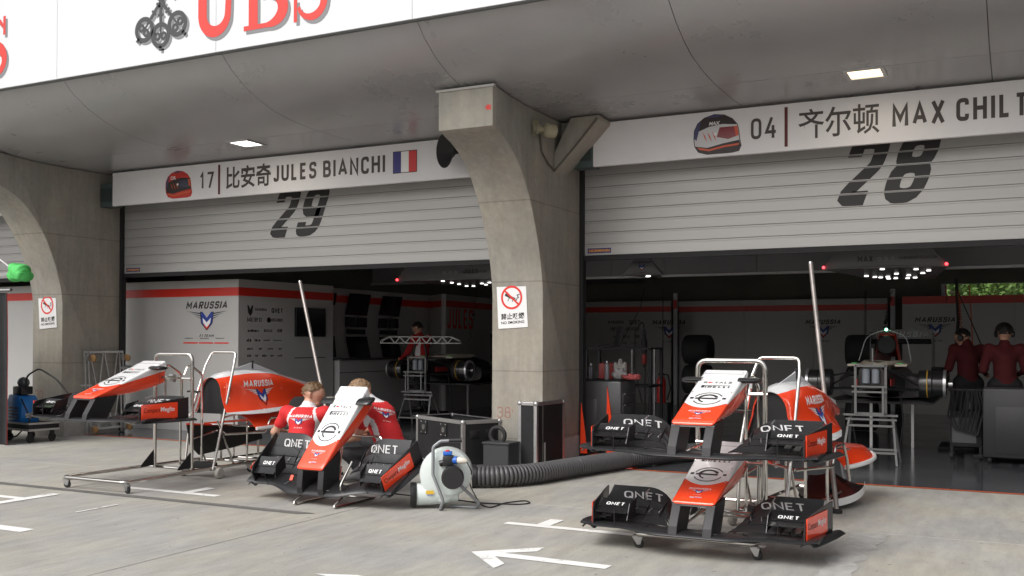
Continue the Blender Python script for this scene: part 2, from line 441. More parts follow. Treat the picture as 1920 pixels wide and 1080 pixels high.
_R = [(0, 0), (1, 0), (1, 1), (0, 1), (0, 0)]
GLYPH = {  # width, [(polyline, fillet factor)]
 'A': (.72, [([(0, 0), (.5, 1), (1, 0)], 0), ([(.2, .30), (.8, .30)], 0)]), 'B': (.62, [([(0, 0), (1, 0), (1, .52), (0, .52)], .7), ([(0, .52), (.94, .52), (.94, 1), (0, 1)], .7), ([(0, -.08), (0, 1.08)], 0)]),
 'C': (.60, [([(1, .74), (1, 1), (0, 1), (0, 0), (1, 0), (1, .26)], 1)]), 'D': (.62, [([(0, 0), (1, 0), (1, 1), (0, 1)], 1), ([(0, -.08), (0, 1.08)], 0)]),
 'E': (.55, [([(1, 1), (0, 1), (0, 0), (1, 0)], 0), ([(0, .52), (.85, .52)], 0)]), 'F': (.52, [([(1, 1), (0, 1), (0, -.09)], 0), ([(0, .5), (.85, .5)], 0)]),
 'G': (.62, [([(1, .76), (1, 1), (0, 1), (0, 0), (1, 0), (1, .48), (.5, .48)], 1)]), 'H': (.64, [([(0, -.09), (0, 1.09)], 0), ([(1, -.09), (1, 1.09)], 0), ([(0, .52), (1, .52)], 0)]),
 'I': (.17, [([(.5, -.09), (.5, 1.09)], 0)]), 'J': (.46, [([(1, 1.09), (1, 0), (0, 0), (0, .2)], 1)]), 'K': (.62, [([(0, -.09), (0, 1.09)], 0), ([(1, 1.09), (.1, .45), (1, -.09)], 0)]),
 'L': (.52, [([(0, 1.09), (0, 0), (1, 0)], 0)]), 'M': (.80, [([(0, -.09), (0, 1), (.5, .3), (1, 1), (1, -.09)], 0)]), 'N': (.66, [([(0, -.09), (0, 1), (1, 0), (1, 1.09)], 0)]),
 'O': (.64, [(_R, 1)]), 'P': (.60, [([(0, .45), (1, .45), (1, 1), (0, 1)], .8), ([(0, -.09), (0, 1.08)], 0)]), 'Q': (.66, [(_R, 1), ([(.6, .25), (1.05, -.1)], 0)]),
 'R': (.62, [([(0, .48), (1, .48), (1, 1), (0, 1)], .8), ([(0, -.09), (0, 1.08)], 0), ([(.5, .48), (1, -.09)], 0)]),
 'S': (.58, [([(1, .76), (1, 1), (0, 1), (0, .52), (1, .52), (1, 0), (0, 0), (0, .24)], .8)]), 'T': (.58, [([(-.05, 1), (1.05, 1)], 0), ([(.5, 1), (.5, -.09)], 0)]),
 'U': (.62, [([(0, 1.09), (0, 0), (1, 0), (1, 1.09)], 1)]), 'V': (.68, [([(0, 1.09), (.5, 0), (1, 1.09)], 0)]), 'X': (.66, [([(0, -.09), (1, 1.09)], 0), ([(0, 1.09), (1, -.09)], 0)]),
 'Y': (.64, [([(0, 1.09), (.5, .45), (1, 1.09)], 0), ([(.5, .45), (.5, -.09)], 0)]), 'Z': (.58, [([(0, 1), (1, 1), (0, 0), (1, 0)], 0)]),
 '0': (.58, [(_R, 1)]), '1': (.34, [([(0, .74), (.75, 1.04), (.75, -.09)], 0)]), '2': (.58, [([(0, .74), (0, 1), (1, 1), (1, .58), (0, 0), (1.05, 0)], .8)]),
 '3': (.56, [([(0, .78), (0, 1), (1, 1), (1, .52), (.3, .52)], .8), ([(.3, .52), (1, .52), (1, 0), (0, 0), (0, .22)], .8)]), '4': (.62, [([(.62, 1.06), (0, .26), (1.08, .26)], 0), ([(.76, .62), (.76, -.09)], 0)]),
 '7': (.56, [([(-.02, 1), (1, 1), (.35, -.09)], 0)]), '8': (.60, [([(0, .0), (1, .0), (1, .53), (0, .53), (0, .0)], .85), ([(.04, .53), (.96, .53), (.96, 1), (.04, 1), (.04, .53)], .8)]),
 '9': (.58, [([(1, .45), (0, .45), (0, 1), (1, 1), (1, 0), (0, 0), (0, .22)], .85)]), '+': (.5, [([(0, .5), (1, .5)], 0), ([(.5, .2), (.5, .8)], 0)]), '.': (.17, [([(.5, -.05), (.5, .08)], 0)]),
 'a': (.5, [([(1, -.09), (1, .68), (0, .68)], .8), ([(1, .36), (0, .36), (0, 0), (1, 0)], .8)]),
}
def bvh_of(o):
    me = o.data; return BVHTree.FromPolygons([v.co.copy() for v in me.vertices], [tuple(p.vertices) for p in me.polygons])

def team_logo(a, cx, cy, w, ink=INK, blue=BLUE, m_in=WHITEINK, tip=REDINK, wing=INK, team=True):
    """lettering over a winged M shield; w = lettering width"""
    a.sans('MARUSSIA', cx, cy+.10*w, .135*w, ink, width=w, t=.2, shear=.22, align='CENTER', r=.14, gap=.16)
    s = w*.5; y = cy+.06*w
    for sg in (-1, 1):
        for k, (x0, y0, x1, y1, t) in enumerate(((.17, -.09, 1.04, .0, .035), (.17, -.19, .82, -.075, .03), (.20, -.29, .62, -.17, .022))):
            a.poly([(cx+sg*x0*s, y+y0*s-t*s*1.6), (cx+sg*x0*s, y+y0*s), (cx+sg*x1*s, y+y1*s)][::sg], wing)
            a.poly([(cx+sg*x0*s, y+y0*s+.012*s), (cx+sg*x0*s, y+y0*s+.045*s), (cx+sg*x1*s, y+y1*s+.01*s)][::sg], SILVER)
    def M(k, dy, mt, z):
        pts = [(-.30, .0), (-.19, .0), (0, -.20), (.19, 0), (.30, 0), (.25, -.38), (.0, -.62), (-.25, -.38)]
        a.poly([(cx+p[0]*k*s, y+dy*s+p[1]*k*s) for p in pts], mt, z)
    M(1.12, -.03, INK, .0004); M(1.0, -.055, blue, .0008)
    a.poly([(cx-.20*s, y-.25*s), (cx, y-.42*s), (cx+.20*s, y-.25*s), (cx+.17*s, y-.44*s), (cx, y-.62*s), (cx-.17*s, y-.44*s)], m_in, .0012)
    a.poly([(cx-.15*s, y-.46*s), (cx, y-.60*s), (cx+.15*s, y-.46*s), (cx+.10*s, y-.58*s), (cx, y-.68*s), (cx-.10*s, y-.58*s)], tip, .0016)
    if team: a.sans('F1 TEAM', cx, cy-.42*w, .05*w, ink, width=.34*w, t=.18, shear=.25, align='CENTER')
    return a
# ================================================================== the setting
BAY = 8.77; PX = -5.32; PW = .72           # bay pitch, right face of the middle pillar, pillar width
DOOR_Y = 12.62; SIGN_Y = 12.1; FAS_Y = 9.1
gb = MB(); gb.add([(-400, -400, -.035), (400, -400, -.035), (400, 11.8, -.035), (-400, 11.8, -.035)], [(0, 1, 2, 3)])
pit = struct(gb.build('pit_lane', GROUND, angle=0), 'grey stained concrete pit lane in front of the garages', 'pit lane')
JX = -5.635; JP = 8.77
xs = [JX+JP*k for k in range(-3, 3)]
ys = [-4.4, .1, 4.5, 8.89, 11.815]
g0 = .006
for i in range(len(xs)-1):
    for j in range(len(ys)-1):
        b = MB().box(((xs[i]+xs[i+1])/2, (ys[j]+ys[j+1])/2, -.03), (JP-2*g0, ys[j+1]-ys[j]-2*g0, .06))
        b.build('concrete_slab', GROUND, pit, angle=0, bevel=.004)
FLOOR = mat('epoxy_floor', (.07, .073, .08), .14, var=.12, scale=1.5, rvar=.05)
fb = MB(); fb.add([(-26, 11.82, 0), (12, 11.82, 0), (12, 26.4, 0), (-26, 26.4, 0)], [(0, 1, 2, 3)])
struct(fb.build('garage_floor', FLOOR, angle=0), 'dark glossy grey painted floor inside the garages', 'floor')
fb = MB(); fb.add([(-120, 26.4, -.04), (120, 26.4, -.04), (120, 300, -.04), (-120, 300, -.04)], [(0, 1, 2, 3)])
struct(fb.build('paddock_ground', GROUND, angle=0), 'paddock ground behind the garages', 'ground')
# painted markings, 4 mm above the slabs
def paint(name, polys, m_, label, z=.004):
    b = MB()
    for k, p in enumerate(polys):
        b.add([(q[0], q[1], z+.0015*k) for q in p], [tuple(range(len(p)))])
    return struct(b.build(name, m_, angle=0), label, 'road marking')
ORANGE = mat('orange_line_paint', (.50, .085, .02), .6, var=.25, scale=6)
paint('threshold_line', [[(-26, 11.80), (12, 11.80), (12, 11.875), (-26, 11.875)]], ORANGE, 'thin orange line painted along the garage threshold', .0045)
ASPH = mat('asphalt_strip', (.13, .127, .12), .85, var=.25, scale=9)
paint('drain_strip', [[(-26, 7.31), (-5.93, 7.34), (-5.80, 7.45), (-26, 7.43)]], ASPH, 'dark grey strip set into the concrete under the left wing stand')
def G2(x, y): p = gz(x, y, .004); return (p.x, p.y)
lw = .10
paint('box_marking', [[(-4.02, 7.79), (-1.75, 7.79), (-1.75, 7.89), (-4.02, 7.89)], [(-3.74, 7.885), (-3.61, 7.885), (-3.61, 8.18), (-3.74, 8.18)]], MARK,
      'white T-shaped bay marking running under the stacked wing stand')
paint('box_marking', [[(-8.62, 7.76), (-7.33, 7.76), (-7.33, 7.86), (-8.62, 7.86)], [(-7.85, 7.855), (-7.72, 7.855), (-7.72, 8.19), (-7.85, 8.19)]], MARK,
      'white T-shaped bay marking beside the castor of the single-wing stand')
paint('box_marking', [[(-13, 6.72), (-8.9, 6.72), (-8.9, 6.82), (-13, 6.82)], [(-8.97, 6.3), (-8.84, 6.3), (-8.84, 7.14), (-8.97, 7.14)]], MARK,
      'white crossed bay marking in front of the dark drain strip')
paint('box_marking', [[(-12, 5.58), (-7.40, 5.58), (-7.40, 5.72), (-12, 5.72)]], MARK, 'plain white bar painted on the concrete, cut by no other line')
paint('dashed_line', [[(-7.815, 6.46), (-7.785, 6.46), (-7.785, 6.72), (-7.815, 6.72)], [(-7.815, 6.75), (-7.785, 6.75), (-7.785, 6.95), (-7.815, 6.95)]], MARK,
      'thin broken white line between the bay markings')
pa = [G2(860+x*.17708, 900+y*.17708) for x, y in ((133, 757), (915, 712), (830, 755), (485, 772), (1622, 905), (1552, 941), (385, 806), (485, 884), (372, 931))]
paint('arrow_marking', [pa], MARK, 'white painted arrow pointing along the pit lane')
paint('box_marking', [[(-4.3, 5.52), (-4.0, 5.46), (-3.9, 5.60), (-4.02, 5.62)]], MARK, 'small tip of a white marking at the lower edge of the lane')
STAIN = mat('mortar_stain', (.36, .355, .34), .9, var=.22, scale=9)
rb = random.Random(3); l = [(-1.22+rb.uniform(-.05, .03), 7.0+.12*k) for k in range(16)]; r = [(-1.06+rb.uniform(-.03, .07)+.004*k, 7.0+.12*k) for k in range(16)]
paint('joint_patch', [l+r[::-1]], STAIN, 'uneven mortar patch along a slab joint by the stacked wing stand', .003)

# ------------------------------------------------------------------ pit building: roof, canopy, rear wall
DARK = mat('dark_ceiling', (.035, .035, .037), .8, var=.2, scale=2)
BLDG = thing('pit_building', 'pit building shell with grey curved canopy over the garage doors', 'building', (0, 0, 0))
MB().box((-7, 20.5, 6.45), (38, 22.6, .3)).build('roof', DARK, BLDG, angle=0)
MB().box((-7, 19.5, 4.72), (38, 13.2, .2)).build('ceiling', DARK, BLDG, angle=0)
WALLIN = mat('olive_rear_wall', (.15, .145, .12), .8, var=.15, scale=1)
w0, w1 = py(1765, 556, 26.0), py(1925, 529, 26.0)
wz0, wz1, wx0, wx1 = 2.5, w1.z, w0.x, 2.2
b = MB(); b.box(((-26+wx0)/2, 26.1, 2.35), (wx0+26, .2, 4.7)).box(((wx1+12)/2, 26.1, 2.35), (12-wx1, .2, 4.7))
b.box(((wx0+wx1)/2, 26.1, wz0/2), (wx1-wx0, .2, wz0)).box(((wx0+wx1)/2, 26.1, (wz1+4.7)/2), (wx1-wx0, .2, 4.7-wz1))
b.build('rear_wall', WALLIN, BLDG, angle=0)
MB().box((wx0+.06, 25.97, (wz0+wz1)/2), (.12, .05, wz1-wz0)).build('window_frame', GREYW, BLDG, angle=0)
for xe in (-26.1, 12.1): MB().box((xe, 19, 2.4), (.2, 14.4, 4.8)).build('end_wall', WALLIN, BLDG, angle=0)
# lintel above the doors
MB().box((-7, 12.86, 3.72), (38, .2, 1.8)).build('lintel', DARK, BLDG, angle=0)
# curved soffit, one object for each sheet
SOF = mat('soffit_aluminium_panel', (.37, .37, .375), .30, .2, var=.05, scale=1.2, rvar=.05, spec=.5)
prof = [(9.12, 5.05), (9.28, 4.905), (9.5, 4.765), (9.75, 4.655), (10.05, 4.565), (10.46, 4.505), (10.85, 4.482), (11.0, 4.478), (11.4, 4.475), (12.1, 4.485), (12.75, 4.50)]
SX = [-5.77+2.77*k for k in range(-5, 6)]
for i in range(len(SX)-1):
    for seg in (prof[:8], prof[7:]):
        x0, x1 = SX[i]+.004, SX[i+1]-.004; pr_ = [list(p) for p in seg]
        pr_[0][0] += .006; pr_[-1][0] -= .006
        MB().sheet([[(x0, y, z) for y, z in pr_], [(x1, y, z) for y, z in pr_]][::-1], -.02).build('soffit_panel', SOF, BLDG, angle=40)
b = MB().sheet([[(-20, y, z+.05) for y, z in prof], [(9, y, z+.05) for y, z in prof]]); b.build('soffit_backing', mat('sealant_strip', (.30, .30, .29), .7), BLDG, angle=0)
# recessed lights in the soffit
LAMP = mat('lamp_glow', (1, .9, .75), .5, emit=(1, .80, .52), estr=1.9)
LAMPW = mat('lamp_glow_white', (1, 1, 1), .5, emit=(1, .95, .88), estr=4)
for (xa, xb, wm, lab) in ((-10.16, -9.84, LAMPW, 'square white recessed light above the 17 name board'), (-1.60, -1.27, LAMP, 'warm lit recessed light above the 04 name board')):
    t = thing('recessed_light', lab, 'light', (0, 0, 0), group='recessed canopy lights')
    y0, y1, z = 11.02, 11.36, 4.472
    f = MB()
    for q in (((xa+xb)/2, y0-.02, xb-xa+.08, .04), ((xa+xb)/2, y1+.02, xb-xa+.08, .04)): f.box((q[0], q[1], z), (q[2], q[3], .022))
    for q in ((xa-.02, (y0+y1)/2), (xb+.02, (y0+y1)/2)): f.box((q[0], q[1], z), (.04, y1-y0, .022))
    f.build('frame', ALU, t, angle=0)
    for k in range(2): MB().box(((xa+xb)/2, y0+(k+.5)*(y1-y0)/2, z+.004), (xb-xa, (y1-y0)/2-.02, .012)).build('tube', wm, t, angle=0)
    ld = bpy.data.lights.new('lamp', 'AREA'); ld.energy = 4; ld.size = .3; ld.color = (1, .88, .7)
    lo = bpy.data.objects.new('lamp', ld); COL.objects.link(lo); lo.location = ((xa+xb)/2, (y0+y1)/2, z-.02); lo.parent = t

# fascia banner
BAN = mat('banner_white', (.62, .635, .655), .45, var=.015, scale=3, bump=.03, bscale=300)
FT = thing('fascia_banner', 'long white advertising banner along the canopy edge with big red serif letters', 'banner')
for i in range(len(SX)-1):
    MB().box(((SX[i]+SX[i+1])/2, FAS_Y-.04, 5.665), (2.77-.006, .08, 1.23)).build('banner_panel', BAN, FT, angle=0)
MB().box((-6, FAS_Y-.03, 5.043), (30, .05, .014)).build('edge_trim', mat('trim', (.12, .13, .13), .5), FT, angle=0)
MB().box((-6, FAS_Y+.3, 6.31), (30, .7, .06)).build('coping', GREYW, FT, angle=0)
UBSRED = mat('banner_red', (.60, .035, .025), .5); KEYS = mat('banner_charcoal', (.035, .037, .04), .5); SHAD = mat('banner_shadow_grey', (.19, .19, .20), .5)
def serif_U(a, x, y, h, mt, z):
    w = .86*h; t = .2*h
    a.rect(x-.06*h, y+.93*h, x+t+.06*h, y+h, mt, z); a.rect(x+w-t*.75-.08*h, y+.93*h, x+w+.06*h, y+h, mt, z)
    pts = [(x+t*.5, y+.95*h)]+[(x+w*.46+(w*.46-t*.5)*cos(q)*1.0, y+.34*h+.265*h*sin(q)) for q in [pi+pi*i/16 for i in range(17)]]+[(x+w*.92-t*.35, y+.95*h)]
    wd = [t]+[t*(1-.33*i/16) for i in range(17)]+[t*.62]
    a.stroke(pts, wd, mt, z+.0004)
def serif_B(a, x, y, h, mt, z):
    t = .2*h; a.rect(x-.08*h, y, x+.5*h, y+.07*h, mt, z); a.rect(x-.08*h, y+.93*h, x+.46*h, y+h, mt, z); a.rect(x+.03*h, y, x+.03*h+t, y+h, mt, z+.0002)
    for c, r, wx in ((.265, .265, .36), (.76, .24, .32)):
        cy = y+c*h; rr = r*h; pts = [(x+.38*h, cy-rr+.035*h)]+[(x+.42*h+wx*h*cos(q), cy+(rr-.035*h)*sin(q)) for q in [-pi/2+pi*i/14 for i in range(15)]]+[(x+.3*h, cy+rr-.035*h)]
        wd = [.07*h]+[.07*h+.15*h*sin(pi*i/14)**1.2 for i in range(15)]+[.07*h]
        a.stroke(pts, wd, mt, z+.0004)
def serif_S(a, x, y, h, mt, z):
    def arc(cx, cy, rx, ry, a0, a1, n=12): return [(cx+rx*cos(radians(a0+(a1-a0)*i/n)), cy+ry*sin(radians(a0+(a1-a0)*i/n))) for i in range(n+1)]
    pts = arc(x+.34*h, y+.745*h, .25*h, .22*h, 20, 250, 14)+arc(x+.36*h, y+.265*h, .27*h, .225*h, 70, -165, 14)
    n = len(pts); wd = [.06*h+.15*h*(math.exp(-((i/n-.5)/.2)**2)*.9+.25*math.exp(-((i/n-.22)/.1)**2)+.25*math.exp(-((i/n-.78)/.1)**2)) for i in range(n)]
    a.stroke(pts, wd, mt, z+.0004); a.rect(x+.0*h, y, x+.07*h, y+.33*h, mt, z); a.rect(x+.59*h, y+.68*h, x+.66*h, y+1.0*h, mt, z)
def key(a, cx, cy, ang, L, mt, z):
    ca, sa = cos(ang), sin(ang)
    def T(p): return (cx+p[0]*ca-p[1]*sa, cy+p[0]*sa+p[1]*ca)
    def R(x0, y0, x1, y1, k=0): a.poly([T((x0, y0)), T((x1, y0)), T((x1, y1)), T((x0, y1))], mt, z+.0003*k)
    R(-.035*L, -.42*L, .035*L, .5*L)                                    # stem
    for yy in (-.30, -.12): R(-.07*L, yy*L, .07*L, (yy+.05)*L, 1)
    n = 30                                                              # bow
    c = T((0, -.68*L)); a.ring(c, .17*L, .26*L, mt, n=n, z=z)
    R(-.035*L, -.99*L, .035*L, -.90*L); 
    for sg in (-1, 1): a.ring(T((sg*.085*L, -.70*L)), .035*L, .085*L, mt, n=16, z=z+.0006)
    R(-.02*L, -.66*L, .02*L, -.46*L, 1)
    for k, (x0, x1, y0, y1) in enumerate(((.03, .24, .40, .49), (.03, .24, .22, .31), (.18, .25, .22, .49), (.1, .15, .28, .42))): R(x0*L, y0*L, x1*L, y1*L, 1+k % 2)
def squeeze(a, x0, k):
    a.v = [(x0+(p[0]-x0)*k, p[1], p[2]) for p in a.v]; return a
def ubs(xU, zb, h):
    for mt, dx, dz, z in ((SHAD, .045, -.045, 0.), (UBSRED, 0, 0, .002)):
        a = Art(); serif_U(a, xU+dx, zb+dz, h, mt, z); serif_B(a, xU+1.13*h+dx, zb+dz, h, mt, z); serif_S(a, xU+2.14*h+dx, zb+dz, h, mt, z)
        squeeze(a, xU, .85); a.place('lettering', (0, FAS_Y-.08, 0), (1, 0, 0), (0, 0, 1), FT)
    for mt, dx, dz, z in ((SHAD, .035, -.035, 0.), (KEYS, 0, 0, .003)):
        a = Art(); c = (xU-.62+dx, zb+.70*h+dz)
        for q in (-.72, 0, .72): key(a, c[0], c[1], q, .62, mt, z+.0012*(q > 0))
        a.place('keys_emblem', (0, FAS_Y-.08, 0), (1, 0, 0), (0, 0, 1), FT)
p0 = py(372, 62, FAS_Y-.08); hU = .80
zU = py(425, 68, FAS_Y-.08).z
ubs(p0.x, zU+.02, hU); ubs(py(8, 60, FAS_Y-.08).x-2.34*hU, zU+.02, hU); 
ubs(p0.x+8.1, zU+.02, hU)

# ------------------------------------------------------------------ concrete pillars with curved brackets
pp = [(11.38, 0), (11.38, 2.2), (11.36, 2.38), (11.32, 2.56), (11.255, 2.78), (11.17, 3.0), (11.07, 3.22), (10.95, 3.42), (10.80, 3.62), (10.65, 3.77), (10.48, 3.89), (10.30, 3.975), (10.13, 4.03), (10.02, 4.06),
      (10.02, 4.535), (10.46, 4.495), (10.85, 4.472), (11.4, 4.465), (12.1, 4.475), (12.66, 4.49), (12.66, 0)]
NAMES = {0: 'curved concrete pillar between doors 29 and 28 with flight cases at its foot', -1: 'curved concrete pillar left of door 29 with a frame trolley against it', 1: 'curved concrete pillar at the right end of door 28'}
FADE = mat('faded_red_daub', (.30, .15, .12), .8, var=.3, scale=30)
CAPM = mat('grey_sealant', (.42, .41, .39), .7)
for k in (-1, 0, 1):
    X = PX + BAY*k
    t = thing('concrete_pillar', NAMES[k], 'pillar', (X-PW/2, 12, 0), group='concrete pillars between the doors')
    MB().prism([(y-12, z) for y, z in pp], (-PW/2, 0, 0), (0, 1, 0), (0, 0, 1), (PW, 0, 0)).build('shaft', PILLAR, t, angle=30, bevel=.008)
    MB().box((0, -1.97, 4.52), (PW+.05, .06, .025)).build('edge_seal', CAPM, t, angle=0)
    MB().box((0, .05, .16), (PW+.012, 1.26, .33)).build('base_band', mat('pillar_base_paint', (.36, .355, .34), .8, var=.2, scale=5), t, angle=0)
    if k == 0:   # raking bracket beside the right-hand door
        MB().prism([(.36, 3.78), (.36, 4.02), (.60, 4.46), (.98, 4.46), (.98, 4.40)], (0, -.30, 0), (1, 0, 0), (0, 0, 1), (0, .42, 0)).build('raking_bracket', PILLAR, t, angle=30, bevel=.006)
        MB().prism([(.355, 3.9), (.355, 4.46), (.9, 4.46)], (0, -.06, 0), (1, 0, 0), (0, 0, 1), (0, .3, 0)).build('web', PILLAR, t, angle=0)
        MB().tube(fillet([(.385, -.32, 3.80), (.70, -.32, 4.12), (.97, -.32, 4.42)], .1), .014).build('conduit', mat('conduit', (.10, .085, .07), .6), t)
        MB().tube(fillet([(.375, -.75, 4.18), (.375, -.7, 3.98), (.375, -.5, 3.86), (.385, -.32, 3.79)], .06), .011).build('cable', mat('conduit', (0, 0, 0)), t)
    # number daubed near the foot
    a = Art()
    if k == 0: a.sans('38', 0, 0, .14, FADE, t=.09); a.sans('+', .2, .06, .07, FADE, t=.12); a.place('daubed_number', (.08-PW/2, -.62, .62), (1, 0, 0), (0, 0, 1), t, lift=.002)
    if k == -1: a.sans('30', 0, 0, .14, FADE, t=.09); a.place('daubed_number', (.08-PW/2, -.62, .62), (1, 0, 0), (0, 0, 1), t, lift=.002)
    if k == 0:
        a = Art().poly([(0, 0), (.03, .035), (.075, .03), (.08, -.025), (.03, -.03)], UBSRED); a.place('red_mark', (PW/2-.1, -1.98, 4.27), (1, 0, 0), (0, 0, 1), t, lift=.002)
# ------------------------------------------------------------------ roller shutters
SLAT = mat('shutter_aluminium', (.41, .405, .395), .42, .35, var=.07, scale=1.6, stretch=(.3, 1, 4), rvar=.08)
def shutter(k, number, nx, nz0, nh, nw, label):
    x0, x1 = PX+BAY*(k-1)+.02, PX+BAY*k-PW-.02
    t = thing('roller_shutter', label, 'shutter', ((x0+x1)/2, DOOR_Y, 2.77), group='half-raised roller shutters')
    H = .1555; n = 11
    sm = None
    for i in range(n):
        if sm is None:
            pf = [(-.004, .001), (-.010, .005), (-.0105, .03), (-.010, H-.030), (-.007, H-.027), (-.007, H-.024), (-.010, H-.021), (-.010, H-.005), (-.004, H-.001)]
            sb = MB().prism(pf+[(.018, H-.001), (.018, .006)], (-(x1-x0)/2, 0, 0), (0, 1, 0), (0, 0, 1), (x1-x0, 0, 0)); o = sb.build('slat', SLAT, t, angle=20); sm = o.data
        else: o = obj('slat', sm, t)
        o.location = (0, 0, i*H)
    MB().box((0, .005, -.035), (x1-x0, .05, .065)).build('bottom_rail', MATBLK, t, angle=0)
    for s in (-1, 1): MB().box((s*((x1-x0)/2+.0), -.02, .0-.25), (.075, .10, 5.0)).build('guide_rail', MATBLK, t, angle=0)
    if number:
        a = Art().sans(number, 0, 0, nh, INK, width=nw*.86, t=.21, shear=.40, r=.24, gap=.14)
        o = a.place('door_number', (nx-(x0+x1)/2, -.0105, nz0-2.77), (1, 0, 0), (0, 0, 1), t, lift=.002)
        bm = bmesh.new(); bm.from_mesh(o.data)
        for i in range(n+1):
            for zz in (i*H-.010, i*H+.012): bmesh.ops.bisect_plane(bm, geom=bm.verts[:]+bm.edges[:]+bm.faces[:], plane_co=(0, 0, zz), plane_no=(0, 0, 1))
        kill = [f for f in bm.faces if any(i*H-.0099 < f.calc_center_median().z < i*H+.0119 for i in range(n+1))]
        bmesh.ops.delete(bm, geom=kill, context='FACES'); bm.to_mesh(o.data); bm.free()
    # maker's plate
    a = Art().rect(0, 0, .34, .068, mat('plate_blue', (.02, .035, .14), .5)).text('HÖRMANN'.replace('Ö', 'O'), .17, .015, .038, mat('plate_orange', (.75, .32, .04), .5), width=.30, bold=.03, align='CENTER', z=.001)
    a.place('maker_plate', (-(x1-x0)/2+.08, -.0105, .03), (1, 0, 0), (0, 0, 1), t)
    return t
def nb(px0, px1, pyb, pyt):
    a = py(px0, pyb, DOOR_Y); b = py(px1, pyb, DOOR_Y); c = py(px0, pyt, DOOR_Y); return a.x, a.z, b.x-a.x
x_, z_, w_ = nb(508, 620, 447, 340); shutter(0, '29', x_+.06, z_, .82, w_, 'roller shutter numbered 29 above the white partition')
x_, z_, w_ = nb(1568, 1766, 389, 262); shutter(1, '28', x_+.08, z_, .86, w_, 'roller shutter numbered 28 above the stacked wings')
shutter(-1, None, 0, 0, 0, 0, 'half-raised aluminium roller shutter left of the frame-trolley pillar')

# ------------------------------------------------------------------ driver name boards
SIGNW = mat('name_board_white', (.74, .735, .75), .45, var=.02)
GREEN = mat('dull_green_steel', (.06, .09, .085), .5)
BZ0, BZ1 = 3.885, 4.45
def helmet_art(a, x, z, w, h, cols):
    """side view of a race helmet, as printed"""
    base, trim, vis, dark, top = cols
    sh = [(.02, .42), (.03, .62), (.10, .80), (.24, .93), (.45, 1.0), (.66, .96), (.82, .85), (.92, .70), (.95, .56), (.97, .34), (1.0, .16), (.95, .03), (.80, .0), (.30, .0), (.12, .07), (.04, .22)]
    def P(pts, mt, z): a.poly([(x+p[0]*w, z0+p[1]*h) for p in pts], mt, z)
    z0 = z
    P([(.5+(p[0]-.5)*1.035, .5+(p[1]-.5)*1.035) for p in sh], dark, .0004); P(sh, base, .0008)
    P(((.03, .62), (.10, .80), (.24, .93), (.45, 1.0), (.66, .96), (.82, .85), (.92, .70), (.62, .74), (.34, .70), (.12, .60)), dark, .0012)
    P(((.02, .42), (.03, .62), (.10, .80), (.16, .86), (.12, .60), (.07, .36)), top, .0016); P(((.24, .93), (.45, 1.0), (.66, .96), (.5, .93)), top, .0016)
    P(((.50, .42), (.56, .66), (.93, .66), (.96, .42), (.74, .34)), vis, .0018); P(((.86, .66), (.93, .66), (.96, .42), (.90, .40)), trim, .0024)
    P(((.04, .22), (.30, .16), (.62, .24), (.97, .30), (1.0, .16), (.95, .03), (.80, .0), (.30, .0), (.12, .07)), dark, .0018)
    P(((.08, .19), (.34, .12), (.66, .19), (.97, .22), (.95, .17), (.66, .14), (.34, .07), (.14, .12)), trim, .0024)
    for k in range(3): P(((.20+.1*k, .58), (.25+.1*k, .48), (.30+.1*k, .30), (.24+.1*k, .42)), trim, .0020)
    a.disc((x+.47*w, z0+.50*h), .045*h, WHITEINK, 12, .003)
def board(xa, xb, label):
    t = thing('name_board', label, 'sign', ((xa+xb)/2, SIGN_Y, BZ0), group='driver name boards over the doors')
    MB().box((0, .03, (BZ1-BZ0)/2), (xb-xa, .06, BZ1-BZ0)).build('board', SIGNW, t, angle=0, bevel=.004)
    MB().box(((xa-xb)/2-.15, .12, .20), (.30, .22, .40)).build('end_bracket', GREEN, t, angle=0, bevel=.01)
    MB().box(((xa-xb)/2-.15, .0, .20), (.22, .03, .22)).build('bracket_cover', mat('dull_green_dark', (.035, .05, .048), .5), t, angle=0)
    return t
def S(x, y): return py(x, y, SIGN_Y)
def put(t, art): art.place('print', (-t.location.x, 0, -BZ0), (1, 0, 0), (0, 0, 1), t, lift=.002)
xa = S(211, 350).x; xb = PX-.1
t = board(xa, xb, 'white name board with red helmet, number 17 and a French flag')
a = Art(); q = S(310, 374); q2 = S(360, 318); zt = BZ0+.04
helmet_art(a, q.x, BZ0+.05, q2.x-q.x, .44, (mat('h_black', (.03, .02, .02), .4), mat('h_orange', (.6, .10, .02), .4), mat('h_visor', (.05, .05, .08), .2), mat('h_red', (.55, .03, .02), .4), mat('h_navy', (.06, .06, .12), .4)))
a.text('OR', q.x+.12, BZ0+.35, .06, WHITEINK, bold=.02, z=.004)
lb = BZ0+.17; lh = .255
a.sans('17', S(375, 340).x, lb, lh, GREYINK, width=S(401, 340).x-S(375, 340).x, t=.15)
a.rect(S(409, 330).x, BZ0+.05, S(413, 330).x, BZ1-.04, mat('maroon', (.10, .012, .012), .5))
a.text('比安奇', S(424, 330).x, lb-.05, lh+.10, GREYINK, width=S(508, 330).x-S(424, 330).x, bold=.02)
a.sans('JULES BIANCHI', S(513, 330).x, lb, lh, GREYINK, width=S(722, 310).x-S(513, 330).x, t=.185)
f0, f1 = S(738, 300).x, S(781, 300).x
a.rect(f0-.01, BZ0+.135, f1+.01, BZ0+.455, INK)
for k, mt in enumerate((mat('flag_blue', (.05, .045, .22), .5), WHITEINK, mat('flag_red', (.62, .05, .05), .5))): a.rect(f0+(f1-f0)*k/3, BZ0+.145, f0+(f1-f0)*(k+1)/3, BZ0+.445, mt, .001)
put(t, a)
xa = S(1112, 260).x; xb = PX+BAY-PW-.15
t = board(xa, xb, 'white name board with white and black helmet and number 04')
